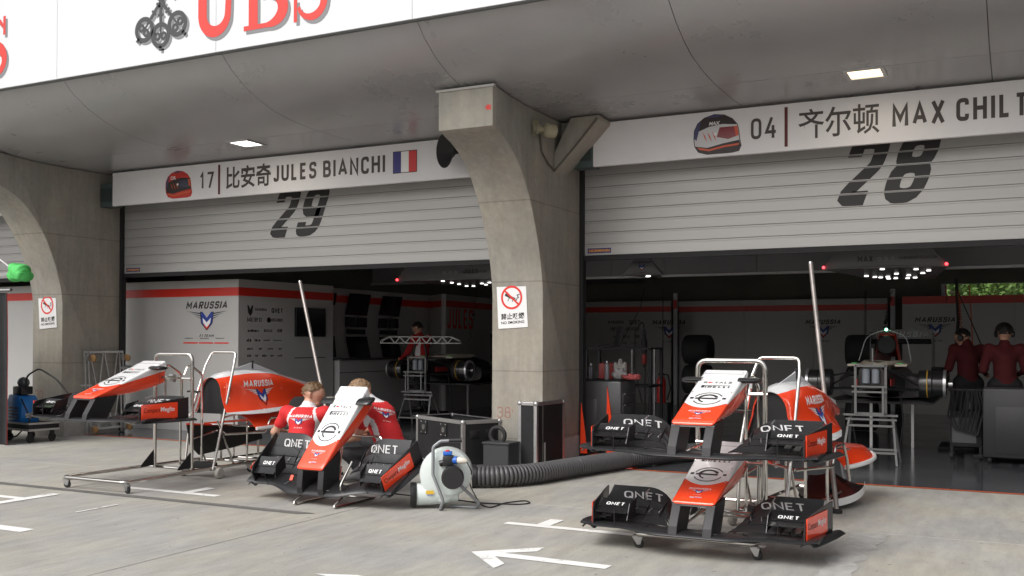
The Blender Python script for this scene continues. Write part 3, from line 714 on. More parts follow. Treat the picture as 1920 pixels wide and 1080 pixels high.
a = Art(); q = S(1300, 283); q2 = S(1389, 210)
helmet_art(a, q.x, BZ0+.04, q2.x-q.x, .48, (mat('h_white', (.6, .6, .62), .4), mat('h_orange2', (.62, .10, .04), .4), mat('h_visor2', (.22, .02, .03), .2), mat('h_black', (0, 0, 0)), mat('h_navy2', (.05, .05, .14), .4)))
a.text('MAX', q.x+.20, BZ0+.39, .045, WHITEINK, bold=.03, shear=.2, z=.004)
a.sans('04', S(1408, 240).x, lb, lh, GREYINK, width=S(1456, 240).x-S(1408, 240).x, t=.15)
a.rect(S(1471, 235).x, BZ0+.05, S(1477, 235).x, BZ1-.04, mat('maroon', (0, 0, 0)))
a.text('齐尔顿', S(1497, 230).x, lb-.05, lh+.10, GREYINK, width=S(1649, 220).x-S(1497, 230).x, bold=.011)
a.sans('MAX CHILTON', S(1673, 215).x, lb, lh, GREYINK, width=1.74, t=.185)
put(t, a)
t = board(PX-2*BAY+.4, PX-BAY-PW-.1, 'plain white name board left of the frame-trolley pillar')

# ------------------------------------------------------------------ small things on the pillars
def horn(o, ax, L, r, m_, label, cat='loudspeaker', base=None):
    t = thing('horn_loudspeaker', label, cat, o)
    pr_ = [(.02, 0), (.03, .02), (.045, L*.35), (r*.55, L*.7), (r*.85, L*.92), (r, L), (r*.96, L+.005), (r*.8, L*.9), (r*.45, L*.65), (.02, L*.4)]
    MB().lathe(pr_, (0, 0, 0), ax, 24).build('horn', m_, t)
    MB().lathe([(.05, -.16), (.085, -.15), (.09, -.03), (.05, 0)], (0, 0, 0), ax, 18).build('driver', m_, t)
    if base: MB().bar((0, 0, 0), base, .03).build('mount', m_, t)
    return t
BEIGE = mat('beige_plastic', (.36, .33, .23), .5)
hp = px(1020, 243, PX+.12)
horn(hp, (-.55, -.83, .05), .14, .105, BEIGE, 'small beige horn loudspeaker on the side of the middle pillar', base=(-.12, .02, -.02))
hb = py(852, 283, 11.95)
horn((hb.x+.12, 11.93, hb.z-.02), (-.5, -.86, -.05), .26, .24, MATBLK, 'large black horn loudspeaker hung behind the middle pillar bracket', base=(.2, .3, .1))
def no_smoking(o, u, label):
    t = thing('no_smoking_sign', label, 'sign', o, group='no smoking signs on the pillars')
    Wd, H = .42, .60
    MB().box((0, 0, 0), (Wd, .006, H)).build('plate', WHITE, t, angle=0)
    a = Art(); c = (0, .09)
    a.ring(c, .125, .152, REDINK, n=48, z=.001)
    ca = cos(radians(-28)); sa = sin(radians(-28))
    def T(x, y): return (c[0]+x*ca-y*sa, c[1]+x*sa+y*ca)
    def rr(x0, y0, x1, y1, mt, z): a.poly([T(x0, y0), T(x1, y0), T(x1, y1), T(x0, y1)], mt, z)
    rr(-.10, -.02, .055, .014, INK, .001); rr(.065, -.02, .08, .014, INK, .001)
    a.stroke([T(.072, .02), T(.09, .04), T(.06, .06), T(.085, .085)], .012, INK, .001)
    a.ring((-.02, .055), .028, .036, INK, -40, 200, 20, .001)
    q = .136*.7071; a.stroke([(c[0]-q, c[1]+q), (c[0]+q, c[1]-q)], .024, REDINK, .002)
    a.text('禁止吸烟', 0, -.19, .082, INK, width=.33, bold=.02, align='CENTER', z=.001)
    a.text('NO SMOKING', 0, -.245, .036, INK, width=.33, bold=.02, align='CENTER', z=.001)
    a.place('print', (0, -.003, 0), (1, 0, 0), (0, 0, 1), t, lift=.0015)
    return t
s = py(960, 571, 11.37); o = no_smoking((s.x, 11.372, s.z), None, 'no smoking sign on the pillar above the tall flight case'); o.rotation_euler = (0, radians(-3), 0)
s = py(89, 582, 11.37); o = no_smoking((s.x, 11.372, s.z), None, 'no smoking sign on the pillar beside the frame trolley'); o.rotation_euler = (0, radians(-4), 0)
# ================================================================== nose and front wing assemblies
def nose_mat():
    M = bpy.data.materials.new('nose_paint'); M.use_nodes = True; t = M.node_tree; b = t.nodes['Principled BSDF']; L = t.links.new
    tc = N(t, 'ShaderNodeTexCoord'); sp = N(t, 'ShaderNodeSeparateXYZ'); L(tc.outputs['Object'], sp.inputs[0])
    def ma(op, a, b_):
        q = N(t, 'ShaderNodeMath', operation=op)
        for i, k in enumerate((a, b_)):
            if isinstance(k, (int, float)): q.inputs[i].default_value = k
            else: L(k, q.inputs[i])
        return q.outputs[0]
    X, Y, Z = sp.outputs
    d = ma('SUBTRACT', ma('ADD', ma('MULTIPLY', Y, .375), .275), Z)          # depth below the top plane
    d = ma('MAXIMUM', ma('SUBTRACT', d, .012), 0.)
    lim = ma('ADD', ma('ADD', ma('MULTIPLY', ma('MULTIPLY', X, X), 3.2), .24), ma('MULTIPLY', d, 6.2))
    red = ma('LESS_THAN', Y, lim)
    mx = N(t, 'ShaderNodeMix', data_type='RGBA'); mx.inputs[6].default_value = (.80, .80, .80, 1); mx.inputs[7].default_value = (.92, .065, .016, 1)
    L(red, mx.inputs[0]); L(mx.outputs[2], b.inputs['Base Color'])
    b.inputs['Roughness'].default_value = .26; b.inputs['Coat Weight'].default_value = .7; b.inputs['Coat Roughness'].default_value = .05
    return M
NOSE = nose_mat(); PYL = mat('satin_carbon', (.020, .020, .021), .48, coat=.0, spec=.4, var=.2, scale=30)
CARBONG = mat('gloss_carbon', (.014, .014, .015), .25, coat=.3, spec=.35, var=.15, scale=40)
FLAPINK = mat('flap_print_grey', (.50, .50, .50), .5)
PALE = mat('faded_print', (.62, .60, .60), .5)
def ring_pts(hw, zt, zb, y, rt=.022):
    """rounded trapezoid section, 20 points, starting at top centre going to +x"""
    hb = hw*.93; pts = []
    def corner(cx, cz, a0, r):
        for k in range(4):
            a = radians(a0 - 30*k); pts.append((cx+r*cos(a), y, cz+r*sin(a)))
    h = zt-zb; r1 = min(rt, h*.35); r2 = min(.05, h*.4)
    pts.append((0, y, zt)); pts.append((hw*.6, y, zt))
    corner(hw-r1, zt-r1, 90, r1); corner(hb-r2, zb+r2, 0, r2)
    corner(-hb+r2, zb+r2, -90, r2); corner(-hw+r1, zt-r1, 180, r1)
    pts.append((-hw*.6, y, zt))
    return [Vector(p) for p in pts]
def build_front_wing(label):
    T = thing('front_wing', label, 'front wing', group='nose and front wing assemblies')
    # nose box
    S_ = [(-.012, .150, .262, .252), (0, .163, .275, .247), (.06, .167, .2975, .250), (.18, .171, .3425, .258), (.35, .175, .40625, .27), (.55, .178, .48125, .29), (.75, .18, .55625, .325), (.95, .18, .63125, .375)]
    nose = MB().loft([ring_pts(hw, zt, zb, y) for y, hw, zt, zb in S_]).build('nose', NOSE, T, angle=50)
    # prints on the nose top, all on its sloping plane
    v = Vector((0, 1, .375)).normalized(); o = Vector((0, 0, .275)); k = math.hypot(1, .375)
    a = Art(); c = (0, .40*k)
    a.ring(c, .105, .116, INK, 25, 165, 48).ring(c, .105, .116, INK, 205, 345, 48).ring(c, .058, .082, INK, 20, 170, 30).ring(c, .060, .076, INK, 190, 250, 20)
    a.rect(-.10, c[1]-.012, .075, c[1]+.014, INK, .0004)
    for sg in (-1, 1): a.rect(sg*.128-.014, c[1]-.012, sg*.128+.014, c[1]+.02, INK, .0004)
    a.rect(-.115, .600*k, -.09, .640*k, INK); a.rect(-.115, .637*k, .115, .645*k, INK, .0005)
    a.sans('IRELLI', -.083, .600*k, .033, INK, width=.195, t=.2, r=.15)
    a.sans('R', -.115, .685*k, .036, INK, width=.028, t=.17); a.disc((-.066, .685*k+.018), .013, REDINK, 10); a.disc((-.05, .685*k+.018), .008, REDINK, 8, .0004)
    a.sans('YALS', -.028, .685*k, .036, INK, width=.14, t=.17)
    a.place('sponsor_print', o, (1, 0, 0), v, nose, lift=.0015)
    a = Art(); team_logo(a, 0, .155*k, .17, ink=PALE, wing=SILVER)
    a.rect(-.045, .045*k, -.012, .06*k, SILVER); a.rect(-.008, .045*k, .045, .05*k, REDINK); a.rect(-.008, .05*k, .045, .055*k, BLUE); a.rect(-.008, .055*k, .045, .06*k, WHITEINK)
    a.place('team_print', o, (1, 0, 0), v, nose, lift=.0015)
    for s in (-1, 1):       # fasteners along the nose edges and a panel joint near the bulkhead
        for y_ in (.30, .52, .74, .90):
            MB().lathe([(0, 0), (.006, 0), (.006, .002), (0, .002)], (s*.155, y_, .275+.375*y_), (0, -.35, .93), 8).build('fastener', STEEL, nose)
    MB().tube([Vector(p)+Vector((0, .87-.95, -.0300)) if False else Vector((p[0]*1.002, .875, p[2]-.0281 if p[2] > .5 else p[2]+.0)) for p in ring_pts(.18, .63125, .356, .95)], .0018, 4, closed=True).build('panel_joint', MATBLK, nose)
    # rear bulkhead and camera pods
    MB().box((0, .955, .50), (.30, .02, .20)).build('bulkhead', MATBLK, T, bevel=.01)
    for s in (-1, 1):
        MB().loft([[Vector((s*x, .80+.075*cos(q)*kk, .555+.024*sin(q)*kk)) for q in [2*pi*i/14 for i in range(14)]] for x, kk in ((.15, 1), (.24, 1), (.29, .95), (.315, .75), (.322, .4))]).build('camera_pod', CARBONG, T, angle=50)
        MB().lathe([(.0, 0), (.014, 0), (.014, .02), (0, .02)], (s*.172, .91, .45), (s, 0, 0), 10).build('fixing_bolt', STEEL, T)
    # pylons under the nose
    for s in (-1, 1):
        pf = [(.01, .262), (-.10, .095), (-.115, .03), (.15, .022), (.20, .10), (.30, .275)]
        secs = []
        for xx, kk in ((s*.155, 1), (s*.160, 1.0), (s*.105, 1.0), (s*.098, 1)): secs.append(xx)
        b = MB().prism(pf, (s*.165 if s < 0 else s*.095, 0, 0), (0, 1, 0), (0, 0, 1), (.07, 0, 0)); b.build('pylon', PYL, T, angle=20, bevel=.005)
    MB().loft([[Vector((x, y, z)) for x, y, z in ((-hw, yy, zz), (hw, yy, zz), (hw, yy+.05, zz+.02), (-hw, yy+.05, zz+.02))] for hw, yy, zz in ((.165, -.005, .235), (.162, .0, .253))]).build('chin', CARBONG, T)
    # main plane: aerofoil sections across the span
    secs = []
    for i in range(41):
        x = -.90+1.8*i/40; ax = abs(x)
        if ax < .25: le, ch, z0, th = -.12, .28, .012, .034
        else:
            q = min(1, (ax-.25)/.35); q = q*q*(3-2*q); le, ch, z0, th = -.12+.10*q, .28+.06*q, .012+.010*q, .034-.008*q
        if ax > .8: z0 += .015*sin((ax-.8)/.1*pi/2)
        pr_ = [(0, .35), (.04, .85), (.16, 1.15), (.4, 1.2), (.75, .95), (1, .72), (1, .60), (.7, .35), (.35, 0), (.1, -.05), (.02, .12)]
        secs.append([Vector((x, le+p*ch, z0+q_*th)) for p, q_ in pr_])
    MB().loft(secs).build('main_plane', CARBON, T, angle=50)
    a = Art().smudge(0, 0, .12, .014, SILVER, 4); a.place('small_print', (.19-.12, -.06, .0515), (1, 0, 0), (0, 1, .1), T, lift=.003)
    # stacked flaps each side, arching down at the inner end
    def arch(s_): a_ = min(1, s_/.42); return math.sqrt(max(0, 1-(1-a_)**2))
    for sg in (-1, 1):
        side = []
        for k, (ya, za, yb, zb, xi, th) in enumerate(((.17, .048, .275, .092, .235, .007), (.262, .098, .350, .136, .25, .006), (.415, .176, .575, .262, .28, .006), (.338, .142, .428, .186, .265, .006))):
            grid = []
            for i in range(19):
                s_ = i/18; x = xi+(.845-xi)*(1-(1-s_)**1.15 if s_ < 1 else 1); ar = arch(s_); row = []
                for j in range(8):
                    u = j/7; y = ya+(yb-ya)*u; z = za+(zb-za)*(u**1.25)
                    zz = .045+(z-.045)*ar; yy = y-(1-ar)*(.06+.10*u); row.append(Vector((sg*x, yy, zz)))
                grid.append(row)
            if sg > 0: grid = [r for r in grid]
            else: grid = grid[::-1]
            fl = MB().sheet(grid, .006).build('flap', CARBON, T, angle=45); side.append(fl)
            MB().tube([r[-1]+Vector((0, 0, .003)) for r in grid], .0045 if k == 2 else .003, 5).build('gurney_strip', CARBONG, fl)
        for k in (2,):
            vv = Vector((0, .16, .086)).normalized() if k == 2 else Vector((0, .12, .067)).normalized()
            a = Art(); 
            if k == 2: a.sans('QNET', 0, .025, .090, FLAPINK, width=.33, t=.13, shear=-.25, align='CENTER', r=.4, gap=.12)
            else: a.sans('QNET', 0, .015, .055, WHITEINK, width=.38, t=.24, shear=-.05, align='CENTER', r=.4, gap=.12)
            a.place('flap_print', (sg*.555, .415 if k == 2 else .318, .176 if k == 2 else .120), (1, 0, 0), vv, side[k], wrap=bvh_of(side[k]), lift=.003, sub=.03)
        # slot brackets
        for x in (.36, .44, .56, .64, .72):
            MB().tube(fillet([(sg*x, .30, .10), (sg*x, .27, .125), (sg*(x-.012), .32, .142)], .02, 3), .0035, 5).build('slot_bracket', ALU, T)
        MB().tube([(sg*.5, .40, .19), (sg*.5, .36, .25), (sg*.5, .46, .27)], .006, 6).build('adjuster', ALU, T)
        MB().tube([(sg*.62, -.015, .03), (sg*.62, -.015, .175)], .0035, 5).build('stay', BLACK, T)
        # end plate, flaring outwards to the rear
        def ep(y): return .795+.10*min(1, max(0, y)/.60)
        g1 = [[Vector((sg*ep(y), y, z)) for z in (.022, (.022+zt)/2, zt)] for y, zt in ((.0, .165), (.06, .205), (.2, .222), (.4, .245), (.58, .262))]
        if sg < 0: g1 = g1[::-1]
        e = MB().sheet(g1, .011).build('end_plate', CARBON, T, angle=30)
        # red sponsor board on the outer face
        uu = Vector((sg*.10, .60, 0)).normalized()*1.0; oo = Vector((sg*(ep(.02)+.013), .02, .045)); 
        L = .425; dv = .16; nn = Vector((sg, -.166, 0)).normalized()
        bd = MB().prism([(0, 0), (L, 0.012), (L, dv+.012), (0, dv)], oo, uu, (0, 0, 1), nn*.006).build('sponsor_board', RED, e, angle=0)
        a = Art()
        if sg > 0:
            a.text('Compara', .025, .062, .062, mat('brown_print', (.10, .012, .01), .5), width=.19, bold=.0); a.text('Meglio', .222, .066, .062, WHITEINK, width=.165, bold=.015)
            a.place('board_print', oo+nn*.006, uu, (0, 0, 1), bd, lift=.0015)
        else:
            a.text('Compara', -.41, .062, .062, mat('brown_print', (0, 0, 0)), width=.19); a.text('Meglio', -.21, .066, .062, WHITEINK, width=.165, bold=.015)
            a.place('board_print', oo+nn*.006, -uu, (0, 0, 1), bd, lift=.0015)
        # foot plate with a rolled outer tunnel
        gr = []
        for y, w_ in ((-.035, .10), (.0, .12), (.15, .125), (.4, .125), (.62, .115)):
            gr.append([Vector((sg*(ep(y)-.02+w_*q), y, .020+.028*sin(pi*max(0, q-.1)/.9)*(1-.25*y))) for q in [i/8 for i in range(9)]])
        if sg < 0: gr = gr[::-1]
        MB().sheet(gr, .007).build('foot_plate', CARBON, T, angle=50)
        MB().box((sg*.875, .40, .055), (.008, .035, .012)).build('red_tab', RED, T, angle=0)
        # cascade winglet ahead of the flaps
        b = MB(); b.plate([(sg*.53, .015, .085), (sg*.53, .20, .10), (sg*.53, .24, .235), (sg*.53, .08, .205)], .006); b.build('cascade_fence', CARBON, T, angle=30)
        for k, (ya, za, yb, zb) in enumerate(((.02, .135, .12, .165), (.10, .165, .20, .215))):
            gr = [[Vector((sg*x, ya+(yb-ya)*u, za+(zb-za)*u**1.3)) for u in (0, .33, .66, 1)] for x in (.535, .62, .7, ep(.1)-.005)]
            if sg < 0: gr = gr[::-1]
            c_ = MB().sheet(gr, .006).build('cascade_blade', CARBONG, T, angle=45)
        a = Art().sans('QNET', 0, .02, .040, WHITEINK, width=.15, t=.17, align='CENTER', r=.4, gap=.14)
        a.place('cascade_print', (sg*.665, .10, .167), (1, 0, 0), (0, .10, .05), c_, wrap=bvh_of(c_), lift=.003, sub=.04)
        for k in range(3):      # small fins and slotted louvres between flap and end plate
            b = MB(); x = .66+.055*k; b.plate([(sg*x, .02+.03*k, .11-.02*k), (sg*(x+.05), .02+.03*k, .112-.02*k), (sg*(x+.05), .14+.03*k, .135-.02*k), (sg*x, .14+.03*k, .132-.02*k)], .005); b.build('louvre', CARBONG, T, angle=20)
        for x in (.345, .47): b = MB(); b.plate([(sg*x, .20, .06), (sg*x, .42, .15), (sg*x, .46, .205), (sg*x, .30, .135)], .004); b.build('flap_fence', CARBON, T, angle=20)
        MB().tube(fillet([(sg*.50, .0, .03), (sg*.44, -.03, .04), (sg*.36, .03, .062)], .04, 4), .006, 6).build('leading_lip', CARBONG, T)
        # strakes under the wing tip
        for k in range(3):
            b = MB(); x = .60+.06*k; b.plate([(sg*x, .16, .045), (sg*x, .40, .05), (sg*(x+.01), .40, .11), (sg*x, .22, .085)], .004); b.build('strake', CARBONG, T, angle=30)
    return T
W_D = build_front_wing('lower of the two stacked front wings, just above the castors')
W_D.location = (-2.14, 7.22, .145)
def wing_copy(label, loc, rot):
    c = copy_tree(W_D); c['label'] = label; c.location = loc; c.rotation_euler = rot; return c
wing_copy('upper of the two stacked front wings with white nose, on the tall chrome stand', (-2.14, 7.20, .735), (0, 0, 0))
wing_copy('front wing alone on a wheeled chrome stand near the scissor trolley', (-8.77, 7.36, .735), (0, 0, 0))
wing_copy('front wing tipped nose-down on a low wire stand before two crouching mechanics', (-6.12, 7.90, .13), (radians(27.5), 0, radians(-2)))
MB().box((-.36, .07, .075), (.035, .055, .010), rot=Matrix.Rotation(.6, 3, 'X')).build('red_tab', RED, [o for o in COL.objects if o.name.startswith('front_wing') and o.location.x < -5 and o.location.x > -7][0], angle=0)

# ------------------------------------------------------------------ stands
def castor(parent, x, y, z=.10, rot=0., m_=RUBBER):
    c = MB()
    R = Matrix.Rotation(rot, 3, 'Z'); 
    for s in (-1, 1): c.plate([R @ Vector(p)+Vector((x, y, 0)) for p in ((-.035, s*.018, z-.01), (.045, s*.018, z-.01), (.03, s*.018, .03), (.005, s*.018, .03))], .004)
    c.lathe([(.012, z-.012), (.03, z-.008), (.03, z), (.012, z+.003)], (x, y, 0), (0, 0, 1), 12)
    k = c.build('castor', STEEL, parent, angle=30)
    ax = R @ Vector((0, 1, 0)); p = R @ Vector((.018, 0, 0))
    w = MB().lathe([(.008, -.014), (.032, -.014), (.037, -.008), (.037, .008), (.032, .014), (.008, .014)], (x+p.x, y+p.y, .0375), ax, 18).build('wheel', m_, k)
def wing_stand(loc, label, tiers):
    T = thing('wing_stand', label, 'stand', loc, group='chrome wing stands')
    z = .118; r = .019
    MB().tube(fillet([(-.40, 2.0, z), (-.47, .0, z), (.47, .0, z), (.40, 2.0, z)], .07, 6), r, 10).build('base_frame', CHROME, T)
    for y in (1.12, 1.98): MB().tube([(-.43+.035*(y-1), y, z+.002), (.43-.035*(y-1), y, z+.002)], r*.9, 8).build('cross_bar', CHROME, T)
    for x, y, q in ((-.46, .03, .4), (.46, .03, -.2), (-.40, 1.95, 1.2), (.40, 1.95, .8)): castor(T, x, y, .10, q)
    MB().tube(fillet([(-.29, 1.12, z), (-.29, 1.12, 1.44), (.29, 1.12, 1.44), (.29, 1.12, z)], .085, 7), .0215, 12).build('hoop', CHROME, T)
    for s in (-1, 1):
        MB().plate([(s*.29, 1.10, z+.02), (s*.29, .90, z+.012), (s*.29, .93, z+.05), (s*.29, 1.10, z+.20)], .008).build('gusset', MATBLK, T, angle=0)
        MB().tube(fillet([(s*.17, 1.40, z), (s*.17, 1.40, 1.20), (s*.17, 1.18, 1.33), (s*.17, 1.12, 1.20)], .08, 5), .014, 8).build('rear_stay', CHROME, T)
    for zt in tiers:
        MB().tube([(-.31, 1.12, zt), (.31, 1.12, zt)], .016, 8).build('cross_bar', CHROME, T)
        for s in (-1, 1):
            MB().tube(fillet([(s*.12, 1.13, zt), (s*.12, .86, zt+.03)], .05), .013, 8).build('support_arm', CHROME, T)
            MB().tube([(s*.13, 1.12, zt), (s*.13, 1.12, zt-.42)], .013, 8).build('strut', CHROME, T)
        MB().box((0, 1.10, zt), (.07, .05, .09)).build('clamp', STEEL, T, bevel=.008)
        MB().tube([(-.30, 1.10, zt-.42), (.30, 1.10, zt-.42)], .013, 8).build('cross_bar', CHROME, T)
        for s in (-1, 1): MB().tube(fillet([(s*.22, 1.10, zt-.42), (s*.22, .30, zt-.46), (s*.22, .22, zt-.43)], .03), .012, 8).build('wing_arm', CHROME, T)
    return T
wing_stand((-2.18, 7.34, 0), 'wheeled chrome stand carrying two stacked front wings', (1.16, .575))
wing_stand((-8.75, 7.47, 0), 'wheeled chrome stand carrying one front wing at the top', (1.16,))
# low wire stand under the tipped wing
T = thing('wire_stand', 'low bent chrome wire stand under the tipped front wing', 'stand', (-6.03, 7.90, 0))
for s in (-1, 1):
    x = s*.24
    MB().tube(fillet([(x, .10, .42), (x, -.10, .20), (x, -.02, .10), (x, -.24, .013), (x, .50, .013), (x, .58, .30)], .06, 6), .012, 8).build('leg', CHROME, T)
MB().tube([(-.24, .46, .016), (.24, .46, .016)], .011, 8).build('cross_bar', CHROME, T)
MB().tube(fillet([(-.24, .55, .3), (-.24, .62, .62), (.24, .62, .62), (.24, .55, .3)], .05), .011, 8).build('upper_hoop', CHROME, T)

# ------------------------------------------------------------------ engine covers on trolleys
def cover_mat():
    M = bpy.data.materials.new('engine_cover_paint'); M.use_nodes = True; t = M.node_tree; b = t.nodes['Principled BSDF']; L = t.links.new
    tc = N(t, 'ShaderNodeTexCoord'); sp = N(t, 'ShaderNodeSeparateXYZ'); L(tc.outputs['Object'], sp.inputs[0]); X, Y, Z = sp.outputs
    def ma(op, a, b_):
        q = N(t, 'ShaderNodeMath', operation=op)
        for i, k in enumerate((a, b_)):
            if isinstance(k, (int, float)): q.inputs[i].default_value = k
            else: L(k, q.inputs[i])
        return q.outputs[0]
    # white along the spine (a curve over y) and along the lower front hem
    spine = ma('SUBTRACT', 1.20, ma('MULTIPLY', ma('POWER', ma('ABSOLUTE', ma('SUBTRACT', Y, .62), 0.), 2.), .13))
    w1 = ma('GREATER_THAN', Z, spine)
    hem = ma('ADD', .755, ma('MULTIPLY', Y, .03)); w2 = ma('MULTIPLY', ma('LESS_THAN', Z, hem), ma('LESS_THAN', Y, 1.0))
    w = ma('MAXIMUM', w1, w2)
    mx = N(t, 'ShaderNodeMix', data_type='RGBA'); mx.inputs[6].default_value = (.92, .065, .016, 1); mx.inputs[7].default_value = (.74, .75, .76, 1)
    L(w, mx.inputs[0]); L(mx.outputs[2], b.inputs['Base Color']); b.inputs['Roughness'].default_value = .27; b.inputs['Coat Weight'].default_value = .7
    return M
COVER = cover_mat()
FINM = mat('pearl_grey_paint', (.60, .61, .63), .35, coat=.4)
def engine_cover(label, loc, rz):
    T = thing('engine_cover', label, 'engine cover', loc, (0, 0, rz), group='engine covers on trolleys')
    S_ = [(0, .150, .245, .735, 1.165), (.12, .19, .30, .728, 1.20), (.30, .225, .37, .722, 1.226), (.55, .235, .41, .722, 1.236), (.80, .225, .40, .735, 1.225), (1.0, .205, .35, .77, 1.195), (1.15, .185, .27, .83, 1.165), (1.35, .155, .185, .87, 1.12), (1.65, .10, .115, .865, 1.045), (1.95, .06, .065, .85, .965), (2.12, .035, .035, .845, .915)]
    def sec(y, hu, hb, zb, zt):
        P = []
        for k in range(25):
            q = k/24; a_ = pi*q
            # upper shoulder ellipse flowing into a flared skirt
            if q <= .5: u = q/.5
            else: u = (1-q)/.5
            sgn = 1 if q <= .5 else -1
            if u > .35:
                w = (u-.35)/.65; ang = w*pi/2; x = hu*cos(ang); z = zt-(zt-zb)*.45*(1-sin(ang))
            else:
                w = u/.35; x = hb+(hu-hb)*(w**.7); z = zb+(zt-zb)*.55*w
            P.append(Vector((sgn*x, y, z)))
        return P
    secs = [sec(*s_) for s_ in S_]; grid = secs
    body = MB().sheet([list(r) for r in grid], .008).build('shell', COVER, T, angle=60)
    # dark intake mouth
    m0 = [p.copy() for p in secs[0]]; mm = MB(); mm.add([p+Vector((0, .03, 0)) for p in m0], [tuple(range(len(m0)))]); mm.build('intake_mouth', MATBLK, T, angle=0)
    MB().prism([(.10, 1.20), (.62, 1.30), (.72, 1.325), (.80, 1.31), (1.3, 1.16), (2.1, .99), (2.14, .93), (1.9, .97), (1.3, 1.11), (.8, 1.20), (.3, 1.21)], (-.006, 0, 0), (0, 1, 0), (0, 0, 1), (.012, 0, 0)).build('shark_fin', FINM, T, angle=0)
    MB().lathe([(.0, 0), (.016, 0), (.016, .10), (.0, .10)], (.0, .74, 1.25), (0, 0, 1), 10).build('fin_scoop', MATBLK, T)
    MB().box((-.26, .02, .99), (.20, .07, .022)).build('camera_pod', CARBONG, T, bevel=.008)
    bt = bvh_of(body)
    a = Art(); team_logo(a, .60, .985, .56, ink=WHITEINK, wing=WHITEINK, m_in=WHITEINK)
    a.place('team_print', (.3, 0, 0), (0, 1, 0), (0, 0, 1), body, wrap=bt, lift=.005, sub=.05)
    a = Art(); team_logo(a, -.60, .985, .56, ink=WHITEINK, wing=WHITEINK, m_in=WHITEINK)
    a.place('team_print', (-.3, 0, 0), (0, -1, 0), (0, 0, 1), body, wrap=bt, lift=.005, sub=.05)
    return T
def cover_trolley(label, loc, rz):
    T = thing('cover_trolley', label, 'trolley', loc, (0, 0, rz), group='trolleys for engine covers')
    z = .13
    MB().tube(fillet([(-.21, -.06, .10), (-.21, .02, .70), (-.19, .26, 1.30), (-.15, .33, 1.46), (.21, .33, 1.46), (.23, .28, 1.34), (.21, .0, .30), (.21, -.06, .10)], .055, 6), .016, 10).build('handle', CHROME, T)
    for s in (-1, 1):
        MB().tube([(s*.24, -.05, z), (s*.24, 1.85, z)], .016, 8).build('side_rail', CHROME, T)
        MB().lathe([(.01, -.025), (.055, -.025), (.065, -.012), (.065, .012), (.055, .025), (.01, .025)], (s*.27, -.02, .065), (1, 0, 0), 20).build('wheel', mat('pale_rubber', (.42, .40, .36), .6), T)
        castor(T, s*.22, 1.8, .11, .5)
    for y in (.05, .9, 1.8): MB().tube([(-.24, y, z), (.24, y, z)], .014, 8).build('cross_bar', CHROME, T)
    MB().box((0, .02, .13), (.34, .10, .09)).build('axle_block', MATBLK, T, bevel=.01)
    for y, h in ((.55, .72), (1.25, .80)):
        MB().tube(fillet([(-.20, y, z), (-.20, y, h), (.20, y, h), (.20, y, z)], .05), .014, 8).build('cradle', CHROME, T)
    MB().tube(fillet([(.24, .12, .50), (.42, .5, .50), (.42, .62, .50), (.42, .72, .66), (.42, 1.0, .66), (.42, 1.12, .50), (.42, 1.2, .3)], .05), .014, 8).build('side_arm', CHROME, T)
    MB().tube(fillet([(-.21, .0, .42), (-.1, .4, .52), (.24, .12, .50)], .05), .013, 8).build('brace', CHROME, T)
    for s in (-1, 1): MB().tube([(s*.21, .30, .13), (s*.21, .02, .66)], .012, 8).build('brace', CHROME, T)
    for s in (-1, 1): MB().tube([(s*.30, .9, z), (s*.30, .9, .66)], .012, 8).build('upright', CHROME, T)
    for y in (.35, 1.3): MB().tube([(-.32, y, .585), (.40, y, .585)], .011, 8).build('shelf_bar', CHROME, T)
    return T
engine_cover('red engine cover beside the two crouching mechanics', (-8.50, 8.93, 0), radians(2))
cover_trolley('chrome trolley carrying the engine cover beside the crouching mechanics', (-8.52, 8.82, 0), radians(2))
engine_cover('red engine cover behind the stacked front wings', (-1.92, 8.78, 0), radians(-6))
cover_trolley('chrome trolley carrying the engine cover behind the stacked wings', (-1.95, 8.66, 0), radians(-6))

# sidepod and floor panels stored on the trolleys
def curved_panel(name, label, cat, pts, w, mats, loc, rz, rim=None):
    pass
def sidepod_panel(label, loc, rot, sx=1):
    T = thing('sidepod_panel', label, 'bodywork panel', loc, rot, group='loose sidepod panels')
    g = []
    for i in range(13):
        y = i/12; w = .30*math.sqrt(max(.02, 1-(y-.35)**2/.5)); row = []
        for j in range(9):
            q = -1+2*j/8; row.append(Vector((sx*w*q, y*1.1-.4, .11*(1-q*q)*(1-.5*y)+.02*sin(y*3))))
        g.append(row)
    if sx < 0: g = g[::-1]
    MB().sheet(g, .008).build('skin', RED, T, angle=60)
    MB().tube([r[-1]+Vector((0, 0, .004)) for r in g], .022, 6).build('white_edge', WHITE, T)
    MB().tube([r[0]+Vector((0, 0, .004)) for r in g], .010, 6).build('carbon_edge', CARBONG, T)
    return T
sidepod_panel('red sidepod panel with white rim on the trolley near the crouching mechanics', (-8.38, 9.65, .60), (0, radians(12), radians(4)))
